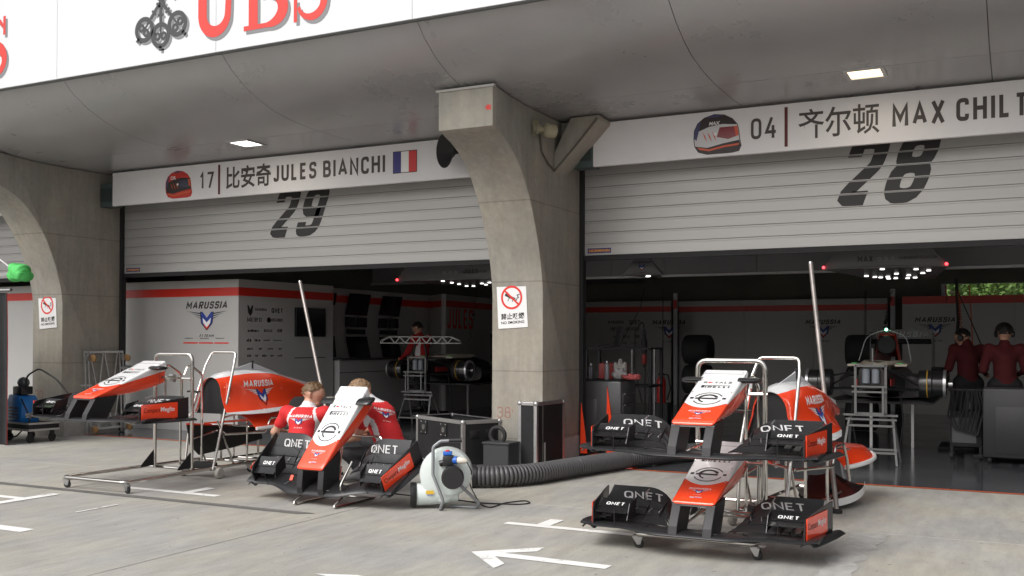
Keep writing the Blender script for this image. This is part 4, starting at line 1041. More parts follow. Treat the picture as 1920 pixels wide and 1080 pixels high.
def floor_panel(label, loc, rot, rim, sx=1.):
    """carbon floor corner: a curved tray with a bright outer rim"""
    T = thing('floor_panel', label, 'floor panel', loc, rot, group='loose car floor panels')
    g = []
    for i in range(17):
        a = -.25+1.75*i/16; row = []
        for j in range(6):
            r_ = .22+.42*j/5; row.append(Vector((sx*r_*sin(a)*1.0, -r_*cos(a)*1.55, .16*(1-j/5)**2)))
        g.append(row)
    if sx < 0: g = g[::-1]
    MB().sheet(g, .008).build('skin', CARBONG, T, angle=60)
    e = [r[-1] for r in g]; gr = [[p+Vector((0, 0, -.035)) for p in e], [p+Vector((0, 0, .045))*1 for p in e]]
    MB().sheet(gr, .006).build('rim', rim, T, angle=60)
    MB().lathe([(.0, 0), (.05, 0), (.06, .03), (.05, .05), (.0, .05)], g[8][2], (0, -.3, 1), 14).build('duct', MATBLK, T)
    return T
floor_panel('black carbon floor corner with white rim low behind the stacked wings', (-1.88, 10.55, .17), (radians(8), 0, radians(12)), WHITE).scale = (.80, .80, .9)
sidepod_panel('red sidepod panel with white rim on the trolley behind the stacked wings', (-1.62, 10.35, .47), (0, radians(14), radians(-12)))
sidepod_panel('second red sidepod panel low under the upper stacked wing', (-2.28, 9.3, .46), (0, radians(-8), radians(18)))
# large black floor sheet hung at the trolley near the crouching mechanics
T = thing('floor_sheet', 'large black carbon floor sheet hanging beneath the trolley near the crouching mechanics', 'floor panel', (-9.0, 8.9, .0))
MB().plate([px(x, y, -8.72)-Vector((-9.0, 8.9, 0)) for x, y in ((350, 796), (420, 797), (486, 800), (492, 822), (440, 838), (373, 853), (356, 835))], .014).build('sheet', CARBON, T, angle=0)
MB().tube([px(350, 795, -8.70)-Vector((-9.0, 8.9, 0)), px(486, 799, -8.70)-Vector((-9.0, 8.9, 0))], .012, 6).build('red_edge', RED, T)
T = thing('wing_pylon_panel', 'flat red bargeboard resting across the trolley near the crouching mechanics', 'bodywork panel', (-8.3, 9.2, .62))
MB().plate([(-.28, -.30, 0), (.0, .10, .02), (.12, .55, .02), (-.05, .85, .03), (-.18, .45, .02), (-.22, .05, .01)], .02).build('board', RED, T, angle=0)

POLE = mat('dull_pole_steel', (.26, .235, .22), .42, .6, var=.25, scale=5)
# ------------------------------------------------------------------ long poles leaning on the covers
for a_, b_, lab in ((py(563, 530, 10.35), py(602, 722, 10.0), 'long steel pole rising behind the mechanic with white-piped shirt'), (py(1520, 495, 10.35), py(1547, 750, 10.0), 'long steel pole rising behind the engine cover at door 28')):
    d = (b_-a_); foot = a_ + d*((a_.z-.02)/-d.z) if d.z else b_
    t = thing('leaning_pole', lab, 'pole', foot, group='long leaning poles')
    MB().tube([Vector((0, 0, 0)), a_-foot], .023, 12).build('tube', POLE, t)
    MB().lathe([(.0, 0), (.023, 0), (.023, .02), (0, .02)], a_-foot, (a_-foot), 12).build('end_cap', STEEL, t)
    MB().lathe([(.0, 0), (.05, 0), (.05, .03), (0.02, .04)], (0, 0, -.018), (0, 0, 1), 12).build('foot', RUBBER, t)
# ================================================================== cases, blower, hose and other things on the apron
CASE = mat('case_laminate', (.016, .016, .017), .6, spec=.3, var=.25, scale=3, bump=.08, bscale=120)
def flight_case(label, loc, rz, L, D, H, open_top=False, latches=()):
    T = thing('flight_case', label, 'flight case', loc, (0, 0, rz), group='black flight cases by the middle pillar')
    t = .012; e = .042
    b = MB(); 
    for (c, d) in (((0, -D/2+t, H/2), (L-.02, t, H-.02)), ((0, D/2-t, H/2), (L-.02, t, H-.02)), ((-L/2+t, 0, H/2), (t, D-.05, H-.02)), ((L/2-t, 0, H/2), (t, D-.05, H-.02))):
        MB().box(c, d).build('side_panel', CASE, T, angle=0)
    MB().box((0, 0, (.10 if open_top else H-.015)), (L-.05, D-.05, .012)).build('floor_panel' if open_top else 'lid_panel', CASE, T, angle=0)
    for x in (-1, 1):
        for y in (-1, 1):
            MB().prism([(0, 0), (e, 0), (e, .006), (.006, .006), (.006, e), (0, e)], (x*L/2, y*D/2, 0), (-x, 0, 0), (0, -y, 0), (0, 0, H)).build('corner_strip', ALU, T, angle=0)
            for z in (0, H): MB().ball((x*(L/2-.018), y*(D/2-.018), z+(.018 if z == 0 else -.018)), .034, 10, 7).build('ball_corner', ALU, T)
    for z in (0, H):
        for y in (-1, 1): MB().box((0, y*(D/2-.003), z+(e/2 if z == 0 else -e/2)), (L-.1, .010, e)).build('edge_strip', ALU, T, angle=0, bevel=.003); MB().box((0, y*(D/2-e/2), z), (L-.08, e, .008)).build('edge_strip', ALU, T, angle=0)
        for x in (-1, 1): MB().box((x*(L/2-.003), 0, z+(e/2 if z == 0 else -e/2)), (.010, D-.1, e)).build('edge_strip', ALU, T, angle=0, bevel=.003); MB().box((x*(L/2-e/2), 0, z+.001), (e, D-.08, .008)).build('edge_strip', ALU, T, angle=0)
    for x in latches:
        p = MB().box((x, -D/2-.004, H-.14), (.15, .014, .17)).build('latch', BLACK, T, bevel=.006)
        MB().lathe([(.0, 0), (.035, 0), (.035, .006), (.0, .008)], (x, -D/2-.011, H-.14), (0, -1, 0), 14).build('butterfly', STEEL, p)
        for sx in (-1, 1):
            for sz in (-1, 1): MB().ball((x+sx*.06, -D/2-.012, H-.14+sz*.07), .008, 8, 5).build('rivet', STEEL, p)
    for y in (-.12, .12):
        if L > .8: MB().box((L/2+.004, y, H-.17), (.012, .14, .10)).build('side_handle', BLACK, T, bevel=.01)
    return T
c0, c1, c2 = gz(780, 862), gz(867, 880), gz(944, 876)
ang = math.atan2((c1-c0).y, (c1-c0).x); L_ = (c1-c0).length; D_ = .58
mid = (c0+c1)/2 + Vector((-sin(ang), cos(ang), 0))*D_/2
flight_case('wide open-topped black flight case with two latches', mid, ang, L_, D_, .60, True, (-.38, .14))
c0, c1 = gz(966, 880), gz(1003, 880); ang = radians(-5)
flight_case('tall narrow black flight case standing against the middle pillar', (c0+c1)/2+Vector((.06, .36, 0)), ang, .27, .72, .84)
T = thing('plastic_crate', 'grey plastic crate with tubing between the two flight cases', 'crate', (-5.76, 11.10, 0))
for c, d in (((0, -.14, .17), (.34, .012, .34)), ((0, .14, .17), (.34, .012, .34)), ((-.17, 0, .17), (.012, .28, .34)), ((.17, 0, .17), (.012, .28, .34)), ((0, 0, .02), (.34, .28, .012))): MB().box(c, d).build('wall', mat('grey_plastic', (.035, .037, .04), .5), T, angle=0)
MB().box((0, 0, .335), (.38, .32, .025)).build('rim', mat('grey_plastic', (0, 0, 0)), T, bevel=.006)
MB().tube([(-.06+.10*cos(q), .02, .42+.10*sin(q)) for q in [2*pi*i/20 for i in range(20)]], .028, 8, closed=True).build('coiled_tube', RUBBER, T)
# ---- blower
WHITEP = mat('pale_enamel', (.60, .66, .64), .3, coat=.3, var=.03)
GREYT = mat('grey_tube', (.25, .26, .27), .4, .3)
T = thing('blower_fan', 'pale enamel centrifugal blower with black motor and tubular legs', 'blower', (-4.87, 8.28, 0), (0, 0, radians(26)))
b = MB(); vol = []
for i in range(29):
    a_ = radians(-90-330*i/28); r_ = .285-.06*(i/28); vol.append((r_*cos(a_), .335+r_*sin(a_)))
b.prism(vol, (0, -.085, 0), (1, 0, 0), (0, 0, 1), (0, .17, 0)); b.build('volute', WHITEP, T, angle=40, bevel=.035)
MB().lathe([(.20, 0), (.20, .012), (.17, .02), (.0, .02)], (0, -.085, .335), (0, -1, 0), 28).build('face_plate', WHITEP, T)
MB().loft([[Vector((x, .095*cos(q)*k, zc+.105*sin(q)*k)) for q in [2*pi*i/18 for i in range(18)]] for x, zc, k in ((.10, .15, .8), (-.05, .14, .95), (-.20, .135, 1.0), (-.30, .13, 1.0))]).build('outlet_pipe', WHITEP, T)
MB().lathe([(.0, 0), (.108, 0), (.116, .012), (.116, .05), (.108, .06), (.0, .055)], (-.30, 0, .13), (-1, -.12, 0), 26).build('outlet_cap', BLACK, T)
mo = MB().lathe([(.07, 0), (.092, .01), (.092, .13), (.106, .14), (.106, .20), (.095, .215), (.0, .215)], (.055, -.10, .33), (.06, -1, 0), 26).build('motor', BLACK, T)
for i in range(14):
    q = 2*pi*i/14; MB().box((.055+.094*cos(q), -.17, .33+.094*sin(q)), (.008, .12, .008)).build('cooling_fin', BLACK, mo, angle=0)
MB().box((.015, -.16, .475), (.10, .11, .10)).build('switch_box', BLACK, T, bevel=.012)
MB().box((.01, -.17, .545), (.085, .08, .035)).build('switch_cap', mat('blue_plastic', (.02, .12, .50), .35), T, bevel=.008)
MB().lathe([(.0, 0), (.02, 0), (.02, .012), (.0, .014)], (.01, -.17, .562), (0, 0, 1), 12).build('stop_button', REDINK, T)
MB().tube([(-.07, -.13, .44), (-.02, -.13, .455)], .03, 12).build('capacitor', CARBONG, T)
MB().lathe([(.0, 0), (.034, 0), (.036, .05), (.0, .05)], (.055, -.18, .48), (1, -.25, .05), 16).build('socket', mat('blue_plastic', (0, 0, 0)), T)
MB().lathe([(.0, 0), (.028, 0), (.034, .03), (.026, .08), (.012, .10), (0, .1)], (.10, -.19, .482), (1, -.25, -.05), 16).build('plug', mat('cream_plastic', (.62, .58, .50), .45), T)
MB().tube(fillet([(-.06, .02, .012), (-.06, -.16, .012), (-.03, -.185, .10), (-.13, -.15, .34), (-.13, -.14, .60), (-.06, -.14, .655), (.03, -.14, .66)], .05, 5), .0155, 10).build('frame_leg', GREYT, T)
MB().tube([(.02, -.14, .66), (.14, -.14, .665)], .021, 12).build('grip', BLACK, T)
MB().tube(fillet([(.02, .05, .012), (.27, -.02, .012), (.31, -.05, .05), (.12, -.11, .24)], .05, 5), .0155, 10).build('frame_leg', GREYT, T)
a = Art().rect(0, 0, .075, .033, mat('yellow_label', (.65, .40, .02), .5)).rect(.004, -.012, .07, -.006, BLUE); a.place('warning_label', (-.20, -.108, .15), (1, 0, 0), (0, 0, 1), T, lift=.002)
# its cable
cb = [T.matrix_basis @ Vector((.19, -.21, .475)), T.matrix_basis @ Vector((.24, -.22, .38)), gz(880, 910, .12), gz(900, 945, .01), gz(918, 953, .008), gz(945, 943, .008), gz(985, 938, .008), gz(997, 943, .008), gz(975, 946, .008), gz(900, 943, .008), gz(862, 938, .008), gz(700+60, 928, .008), gz(735, 925, .008)]
o = MB().tube(fillet(cb, .25, 5), .0065, 6).build('power_cable', RUBBER); tag(o, 'thin black power cable looping on the concrete beside the blower', 'cable')
# ---- corrugated hose
hp_ = [(888, 893), (940, 893), (1000, 888), (1080, 875), (1180, 860), (1262, 850), (1330, 845)]
ctr = [gz(x, y, .125) for x, y in hp_]; ctr = fillet(ctr, 1.2, 6)
seg = [0.]
for i in range(1, len(ctr)): seg.append(seg[-1]+(ctr[i]-ctr[i-1]).length)
Lh = seg[-1]; n_r = int(Lh/.046); pts = []; rad = []; 
def at_len(s_):
    for i in range(1, len(seg)):
        if s_ <= seg[i]: u = (s_-seg[i-1])/max(1e-6, seg[i]-seg[i-1]); return ctr[i-1].lerp(ctr[i], u)
    return ctr[-1]
hz = MB(); 
T = thing('ventilation_hose', 'long black and grey ribbed hose lying from the blower into the garage', 'hose', (0, 0, 0))
for i in range(n_r):
    s0 = i*.046
    for q, r_ in ((0, .108), (.008, .122), (.024, .122), (.032, .108)): pts.append(at_len(min(Lh, s0+q))); rad.append(r_*.94)
hz.tube(pts, rad, 20)
nf = len(pts)
for k in range(nf-1):
    if k % 4 in (0, 1, 2):
        for j in range(20): hz.m[k*20+j] = 1
hz.build('ribbed_wall', [mat('hose_dark', (.012, .012, .013), .6), mat('hose_rib', (.085, .085, .088), .45)], T, angle=60)
MB().lathe([(.128, 0), (.128, .05), (.11, .05)], pts[0]+Vector((-.02, 0, 0)), (pts[3]-pts[0]), 22).build('end_cuff', BLACK, T)

# ---- folded frame trolley leaning on the left pillar
T = thing('frame_trolley', 'aluminium lattice trolley with amber wheels stood on end against the left pillar', 'trolley', (-13.93, 12.15, 0), (0, radians(-3), 0))
for y in (-.40, -.33, .33, .40): MB().bar((0, y, .02), (0, y, 1.42), .03, .022).build('rail', ALU, T, angle=0)
for z in (.10, .72, 1.40): MB().bar((0, -.40, z), (0, .40, z), .03, .035).build('cross_rail', ALU, T, angle=0)
for k in range(4):
    y0 = -.30+.15*k
    for z0, z1 in ((.12, .70), (.74, 1.38)):
        d_ = .12 if k % 2 else -.12
        MB().bar((.004, y0+.07-d_/2, z0), (.004, y0+.07+d_/2, z1), .02, .02).build('lattice_bar', ALU, T, angle=0)
AMB = mat('amber_wheel', (.30, .17, .07), .5)
for y in (-.36, .36):
    for z in (.10, 1.30):
        MB().box((.05, y, z), (.07, .07, .10)).build('castor_fork', STEEL, T, bevel=.01)
        MB().lathe([(.01, -.022), (.055, -.022), (.065, 0), (.055, .022), (.01, .022)], (.11, y+.05, z-.01), (0, 1, .2), 18).build('wheel', AMB, T)
MB().bar((.02, -.52, .84), (.02, -.30, .84), .03, .03).build('latch_arm', ALU, T, angle=0)
# ---- blue machine on a dolly, black curtain and green bag at the left
T = thing('equipment_dolly', 'low grey wheeled dolly by the black curtain carrying a blue machine', 'dolly', (-13.98, 10.72, 0), (0, 0, radians(-8)))
MB().box((0, 0, .25), (.78, .5, .10)).build('deck', CASE, T, bevel=.01)
for z in (.20, .30): MB().box((0, -.252, z), (.80, .012, .03)).build('edge_strip', ALU, T, angle=0)
for z in (.20, .30): MB().box((.395, 0, z), (.012, .5, .03)).build('edge_strip', ALU, T, angle=0)
for x in (-.3, .3):
    for y in (-.18, .18):
        MB().box((x, y, .15), (.05, .06, .09)).build('fork', BLACK, T, bevel=.005)
        MB().lathe([(.01, -.02), (.06, -.02), (.068, 0), (.06, .02), (.01, .02)], (x, y, .068), (1, .2, 0), 16).build('wheel', RUBBER, T)
T = thing('blue_machine', 'blue cased machine with black fittings on the wheeled dolly', 'machine', (-14.12, 10.68, .30), (0, 0, radians(-8)))
MB().prism([(-.2, 0), (.22, 0), (.24, .30), (.12, .42), (-.14, .44), (-.22, .30)], (0, -.15, 0), (1, 0, 0), (0, 0, 1), (0, .30, 0)).build('case', mat('blue_casing', (.015, .17, .52), .35, coat=.2), T, angle=30, bevel=.02)
MB().box((0, 0, .50), (.26, .20, .13)).build('control_head', BLACK, T, bevel=.02)
for k in range(4): MB().box((.02, -.155, .08+.05*k), (.28, .012, .018)).build('vent_slot', BLACK, T, angle=0)
MB().ball((-.02, .02, .62), (.10, .09, .09), 14, 9).build('clear_bowl', mat('smoked_bowl', (.10, .11, .12), .15), T)
MB().tube(fillet([(.12, 0, .45), (.16, -.05, .72), (.55, -.05, .86), (.95, .0, .70), (1.15, .1, .45)], .25, 6), .014, 8).build('hose', RUBBER, T)
MB().tube(fillet([(.10, -.1, .40), (.30, -.15, .30), (.42, -.1, .05), (.2, -.2, -.20), (-.2, -.25, -.29), (-.4, -.2, -.12)], .12, 6), .012, 8).build('cable', RUBBER, T)
T = thing('black_curtain', 'black cloth curtain with red edge hanging at the far end of the garages', 'curtain', (-14.5, 10.1, 0))
gr = [[Vector((-1.1+1.93*i/40 + .02*sin(z*2.1), .035*sin(i*.9)+.01*sin(z*3+i), z)) for z in (.0, .4, .8, 1.2, 1.6, 2.0, 2.32)] for i in range(41)]
cl = MB().sheet(gr, .006).build('cloth', mat('black_cloth', (.010, .010, .011), .9, var=.3), T, angle=80)
MB().tube([p+Vector((.004, 0, 0)) for p in gr[-1]], .005, 5).build('red_edge', mat('dark_red_cloth', (.30, .02, .02), .8), T)
MB().tube([(-1.2, 0, 2.36), (.86, 0, 2.36)], .025, 10).build('rail', STEEL, T)
gp = py(37, 511, 10.0)
T = thing('green_bag', 'bright green cloth cover tied over an arm above the black curtain', 'cover', gp)
rg = np.random.RandomState(4); gb_ = MB().ball((0, 0, 0), (.19, .15, .14), 48, 30)
for i, p in enumerate(gb_.v):
    n_ = p.normalized(); m_ = max(abs(n_.x)**3, abs(n_.y)**3, abs(n_.z)**3); k = .84+.30*(1-m_)+.10*sin(4*n_.x+3*n_.z+1)+.07*abs(sin(7*n_.x-5*n_.z+2))+.03*abs(sin(14*n_.z+8*n_.y)); gb_.v[i] = Vector((p.x*k*(1.12 if p.z < 0 else .95), p.y*k, p.z*k))
gb_.build('cloth', mat('lime_cloth', (.085, .52, .12), .75, var=.12, scale=10, bump=.5, bscale=9), T, angle=70)
MB().tube([(-.17, 0, .06), (-.9, .05, .42)], .012, 8).build('cord', GREYW, T)
MB().bar((-1.2, .1, -.02), (.05, .1, .0), .05, .05).build('arm', STEEL, T, angle=0)
# ================================================================== people: one continuous skin from tapered limbs
def surface_nets(D, lo, h):
    """numpy surface nets of a sampled distance field; returns vertices and quads"""
    nx, ny, nz = D.shape; ins = D < 0
    acc = np.zeros((nx-1, ny-1, nz-1, 3)); cnt = np.zeros((nx-1, ny-1, nz-1)); quads = []
    idx = np.indices(D.shape).transpose(1, 2, 3, 0).astype(float); cross = []
    for ax in range(3):
        a = [slice(None)]*3; b = [slice(None)]*3; a[ax] = slice(0, -1); b[ax] = slice(1, None)
        A, B = D[tuple(a)], D[tuple(b)]; c = (A < 0) != (B < 0); I = np.argwhere(c); t = A[c]/(A[c]-B[c])
        P = I.astype(float); P[:, ax] += t; cross.append((I, ins[tuple(a)][c], P))
        o1, o2 = [q for q in range(3) if q != ax]
        for d1 in (0, -1):
            for d2 in (0, -1):
                J = I.copy(); J[:, o1] += d1; J[:, o2] += d2
                ok = np.all((J >= 0) & (J < np.array(acc.shape[:3])), axis=1)
                np.add.at(acc, tuple(J[ok].T), P[ok]); np.add.at(cnt, tuple(J[ok].T), 1)
    act = cnt > 0; ids = -np.ones(cnt.shape, int); ids[act] = np.arange(act.sum())
    verts = acc[act]/cnt[act][:, None]*h + lo
    for ax in range(3):
        I, s, P = cross[ax]; o1, o2 = (ax+1) % 3, (ax+2) % 3; C4 = []
        for d1, d2 in ((0, 0), (-1, 0), (-1, -1), (0, -1)):
            J = I.copy(); J[:, o1] += d1; J[:, o2] += d2; C4.append(J)
        ok = np.ones(len(I), bool)
        for J in C4: ok &= np.all((J >= 0) & (J < np.array(cnt.shape)), axis=1)
        Q = np.stack([ids[tuple(J[ok].T)] for J in C4], 1); s_ = s[ok]; Q[~s_] = Q[~s_][:, ::-1]; quads.append(Q)
    return verts, np.concatenate(quads)
def limb_field(P, caps):
    out = np.empty((len(caps), len(P)), np.float32)
    for i, (a, b, ra, rb, *_r) in enumerate(caps):
        a = np.array(a, float); b = np.array(b, float); ab = b-a; L2 = max(1e-9, ab@ab)
        t = np.clip(((P-a)@ab)/L2, 0, 1); out[i] = np.linalg.norm(P-a-t[:, None]*ab, axis=1)-(ra+(rb-ra)*t)
    return out
def body_mesh(name, caps, mats, parent, h=.013, k=.022, matfn=None):
    pts = np.array([c[0] for c in caps]+[c[1] for c in caps]); lo = pts.min(0)-.22; hi = pts.max(0)+.22
    n = np.ceil((hi-lo)/h).astype(int)+1
    gx, gy, gz_ = [lo[i]+h*np.arange(n[i]) for i in range(3)]
    D = np.full(tuple(n), 1.0, np.float32)
    for c in caps:      # smooth union, limb by limb inside its own box
        a = np.array(c[0]); b = np.array(c[1]); r = max(c[2], c[3])+.09
        s = []
        for i in range(3):
            q0 = int(max(0, (min(a[i], b[i])-r-lo[i])//h)); q1 = int(min(n[i], (max(a[i], b[i])+r-lo[i])//h+2)); s.append(slice(q0, q1))
        X, Y, Z = np.meshgrid(gx[s[0]], gy[s[1]], gz_[s[2]], indexing='ij'); P = np.stack([X, Y, Z], -1).reshape(-1, 3)
        d = limb_field(P, [c])[0].reshape(X.shape); e = D[tuple(s)]; kk = c[5] if len(c) > 5 else k
        hh = np.maximum(kk-np.abs(d-e), 0)/kk; D[tuple(s)] = np.minimum(d, e)-hh*hh*kk*.25
    v, q = surface_nets(D, lo, h)
    F = limb_field(v, caps); near = F.argmin(0)
    mi = np.array([caps[j][4] for j in near])
    if matfn: mi = np.array([matfn(Vector(p), m_) for p, m_ in zip(v, mi)])
    me = bpy.data.meshes.new(name); me.from_pydata(v.tolist(), [], q.tolist())
    for m_ in mats: me.materials.append(m_)
    fm = np.array([np.bincount(mi[f]).argmax() for f in q]); me.polygons.foreach_set('material_index', fm.astype(np.int32))
    me.shade_smooth(); return obj(name, me, parent)
def hand(w, d, side, mi, curl=.4, s=1.0):
    """palm at wrist w, pointing along d; five separate fingers, thumb off the palm's side"""
    w = np.array(w, float); d = np.array(d, float)/np.linalg.norm(d); side = np.array(side, float); side -= d*(side@d); side /= np.linalg.norm(side); nrm = np.cross(d, side)
    C_ = [(w, w+d*.075*s, .026*s, .032*s, mi), (w+d*.03*s+side*.012, w+d*.078*s+side*.026*s, .022*s, .019*s, mi, .012), (w+d*.03*s-side*.012, w+d*.075*s-side*.026*s, .022*s, .019*s, mi, .012)]
    for k, (off, L) in enumerate(((.030, .066), (.010, .078), (-.011, .072), (-.031, .056))):
        r0 = w+d*.085*s+side*off*s; d1 = d*cos(curl*.5)+nrm*sin(curl*.5); d2 = d*cos(curl*1.5)+nrm*sin(curl*1.5)
        m1 = r0+d1*L*.52*s; C_ += [(r0, m1, .0105*s, .0098*s, mi, .006), (m1, m1+d2*L*.5*s, .0098*s, .0085*s, mi, .005)]
    t0 = w+d*.025*s+side*.03*s; t1 = t0+(d*.6+side*.75)*.04*s; C_ += [(t0, t1, .015*s, .0115*s, mi, .01), (t1, t1+(d*.9+side*.25+nrm*.2)*.032*s, .0115*s, .0095*s, mi, .006)]
    return C_
def head_caps(c, fwd, up, mi, s=1.06):
    c = np.array(c, float); f = np.array(fwd, float)/np.linalg.norm(fwd); u = np.array(up, float); u -= f*(u@f); u /= np.linalg.norm(u); r = np.cross(f, u)
    P = lambda a, b, e: c+(f*a+r*b+u*e)*s
    H = [(P(-.025, 0, .025), P(.02, 0, .03), .088*s, .083*s, mi), (P(.03, 0, -.01), P(.045, 0, -.07), .066*s, .045*s, mi), (P(.085, 0, .01), P(.107, 0, -.022), .010*s, .015*s, mi, .015), (P(.07, -.03, -.075), P(.07, .03, -.075), .022*s, .022*s, mi, .02)]
    for sg in (-1, 1): H += [(P(-.005, sg*.085, -.025), P(-.015, sg*.092, .015), .012*s, .016*s, mi, .008), (P(.088, sg*.02, .032), P(.078, sg*.05, .034), .010*s, .010*s, mi, .012)]
    return H, P
SKIN = mat('skin', (.52, .29, .20), .5, var=.06, scale=12)
SHIRT = mat('red_shirt', (.58, .018, .022), .8, var=.10, scale=9, bump=.35, bscale=14)
SHIRTW = mat('white_shirt_piping', (.70, .69, .70), .8)
TROU = mat('black_trousers', (.015, .015, .017), .8, var=.3, scale=8, bump=.4, bscale=12)
SHOE = mat('black_shoe', (.012, .012, .012), .5)
PM = [SHIRT, SKIN, TROU, SHOE, SHIRTW]
def hair(P, parent, col, seed, s=1.0, cap=False):
    """short hair: a tufted shell over the skull, open at the face"""
    rg = random.Random(seed); b = MB(); nu, nv = 30, 18; vs = []; keep = {}
    for j in range(nv+1):
        t = pi*j/nv
        for i in range(nu):
            a_ = 2*pi*i/nu; n_ = Vector((sin(t)*cos(a_), sin(t)*sin(a_), cos(t)))      # x fwd, y right, z up
            jit = 1+.055*rg.random()+.03*sin(9*a_+5*t)
            vs.append(Vector(P(-.012+n_.x*.103*jit, n_.y*.098*jit, .034+n_.z*.103*jit))); keep[j*nu+i] = (n_.z > .28 or n_.x < -.02 or (n_.x < .18 and n_.z > -.30)) and not (n_.z < -.62) and not (n_.x > .55 and n_.z < .62) and not (abs(n_.y) > .8 and n_.z < -.05)
    fs = [(j*nu+i, j*nu+(i+1) % nu, (j+1)*nu+(i+1) % nu, (j+1)*nu+i) for j in range(nv) for i in range(nu)]
    fs = [f for f in fs if sum(keep[k] for k in f) >= 3]
    b.add(vs, fs)
    for k in range(160):      # tufts
        f = rg.choice(fs); p = sum((vs[q] for q in f), Vector())/4; c = Vector(P(-.012, 0, .034)); n_ = (p-c).normalized(); tq = Vector((rg.uniform(-1, 1), rg.uniform(-1, 1), rg.uniform(-1, .3)))*.011
        u_ = n_.orthogonal().normalized()*.010; w_ = n_.cross(u_).normalized()*.010; b.add([p+u_, p-u_, p+w_, p+n_*.006+tq], [(0, 2, 3), (2, 1, 3), (1, 0, 3)])
    return b.build('hair', mat('hair_'+str(seed), col, .6, var=.35, scale=60), parent, angle=0, recalc=False)
def face(P, parent, s=1.0):
    for sg in (-1, 1):
        MB().ball(P(.078, sg*.032, .012), .0115*s, 10, 7).build('eye', mat('eye_white', (.7, .68, .65), .3), parent)
        MB().ball(P(.0875, sg*.032, .012), .006*s, 8, 5).build('iris', mat('dark_iris', (.03, .02, .015), .2), parent)
        MB().tube([P(.083, sg*.018, .036), P(.086, sg*.034, .040), P(.072, sg*.052, .034)], .004*s, 5).build('brow', mat('brow', (.05, .03, .02), .8), parent)
    MB().tube([P(.080, -.022, -.060), P(.0905, 0, -.058), P(.080, .022, -.060)], .0045*s, 6).build('mouth', mat('lips', (.36, .13, .11), .5), parent)
def person(label, loc, rz, J, hair_col, seed, group=None, h=.013, logo=True, headset=False, sleeve=.55, matfn=None, shirt=None):
    T = thing('person', label, 'person', loc, (0, 0, rz), group=group)
    v = {k: np.array(p, float) for k, p in J.items()}
    L = lambda a, b, t: v[a]*(1-t)+v[b]*t
    caps = [(v['pelvis'], L('pelvis', 'chest', .5), .135, .135, 0, .05), (L('pelvis', 'chest', .45), v['chest'], .135, .155, 0, .05), (v['chest'], L('chest', 'neck', .6), .150, .09, 0, .05), (L('chest', 'neck', .75), v['neck'], .066, .06, 0, .03), (v['neck'], L('neck', 'head', .55), .056, .054, 1, .03)]
    caps += [(v['shL']*.55+v['chest']*.45, v['shL'], .095, .080, 0, .05), (v['shR']*.55+v['chest']*.45, v['shR'], .095, .080, 0, .05)]
    caps += [(v['hipL'], v['hipR'], .13, .13, 2, .05), (v['pelvis'], (v['hipL']+v['hipR'])/2, .135, .14, 2, .04)]
    for s in 'LR':
        sh, el, wr = v['sh'+s], v['el'+s], v['wr'+s]; e1 = sh*(1-sleeve)+el*sleeve if sleeve < 1 else el
        caps += [(sh, e1, .070, .063, 0, .03)]
        if sleeve < 1: caps += [(e1, el, .046, .042, 1, .012)]
        fm = 1 if sleeve < 1 else 0
        caps += [(el, el*.6+wr*.4, .043, .043, fm, .02), (el*.6+wr*.4, wr, .043, .029, fm, .02)]
        dd = v.get('hd'+s, wr-el); sd = v.get('hs'+s, np.array([0, 0, 1.])); caps += hand(wr, dd, sd, 1, .7)
        hp, kn, an, to = v['hip'+s], v['kn'+s], v['an'+s], v['to'+s]
        caps += [(hp, kn, .100, .068, 2, .04), (kn, kn*.6+an*.4, .064, .066, 2, .03), (kn*.6+an*.4, an, .064, .048, 2, .03), (an+np.array([0, 0, -.02]), to, .05, .042, 3, .02), (an+(an-to)*.25+np.array([0, 0, -.03]), to, .04, .036, 3, .02)]
    hc, P = head_caps(v['head'], v['look'], v.get('hup', np.array([0, 0, 1.])), 1); caps += hc
    pm = list(PM)
    if shirt: pm[0] = shirt
    body = body_mesh('body', caps, pm, T, h, .03, matfn)
    hair(P, T, hair_col, seed); face(P, T)
    if headset:
        MB().tube([P(-.01, sg_*.105*cos(q), .03+.115*sin(q)) for sg_ in (1,) for q in [pi*i/14 for i in range(15)]], .012, 8).build('headband', BLACK, T)
        for sg in (-1, 1): MB().lathe([(0, 0), (.045, 0), (.05, .02), (.035, .04), (0, .04)], P(-.01, sg*.085, -.005), Vector(P(0, sg, 0))-Vector(P(0, 0, 0)), 14).build('earcup', BLACK, T)
    return T, body
def shirt_fn(side_axis):
    def fn(p, m_):
        return m_
    return fn
# the mechanic with his back turned, squatting
J1 = dict(pelvis=(0, 0, .34), chest=(0, .13, .70), neck=(.005, .20, .89), head=(.03, .245, 1.0), look=(1, .2, -.35), shL=(-.195, .14, .80), shR=(.195, .15, .80), elL=(-.335, .15, .57), elR=(.32, .30, .60), wrL=(-.31, .37, .54), wrR=(.16, .46, .52),
          hipL=(-.10, -.02, .33), hipR=(.10, -.02, .33), knL=(-.24, .36, .47), knR=(.24, .38, .47), anL=(-.20, .06, .10), anR=(.20, .08, .10), toL=(-.25, .25, .045), toR=(.24, .27, .045), hdL=(.2, .9, -.3), hdR=(-.5, .8, -.2))
def m1(p, m_):
    if m_ == 0:
        ax = abs(p.x)
        if p.y < .22 and p.z > .40 and abs(ax-(.150+.10*max(0, p.z-.62)-.42*max(0, p.z-.70))) < .016: return 4
        if p.z > .865 and ax < .10: return 4
    return m_
p = py(570, 790, 8.95)
T1, B1 = person('person in red shirt with white piping crouching with back turned beside an engine cover', (p.x, 8.88, 0), radians(14), J1, (.13, .075, .035), 21, group='crouching mechanics in red shirts', h=.0105, matfn=m1); T1.scale = (1.14, 1.12, .985)
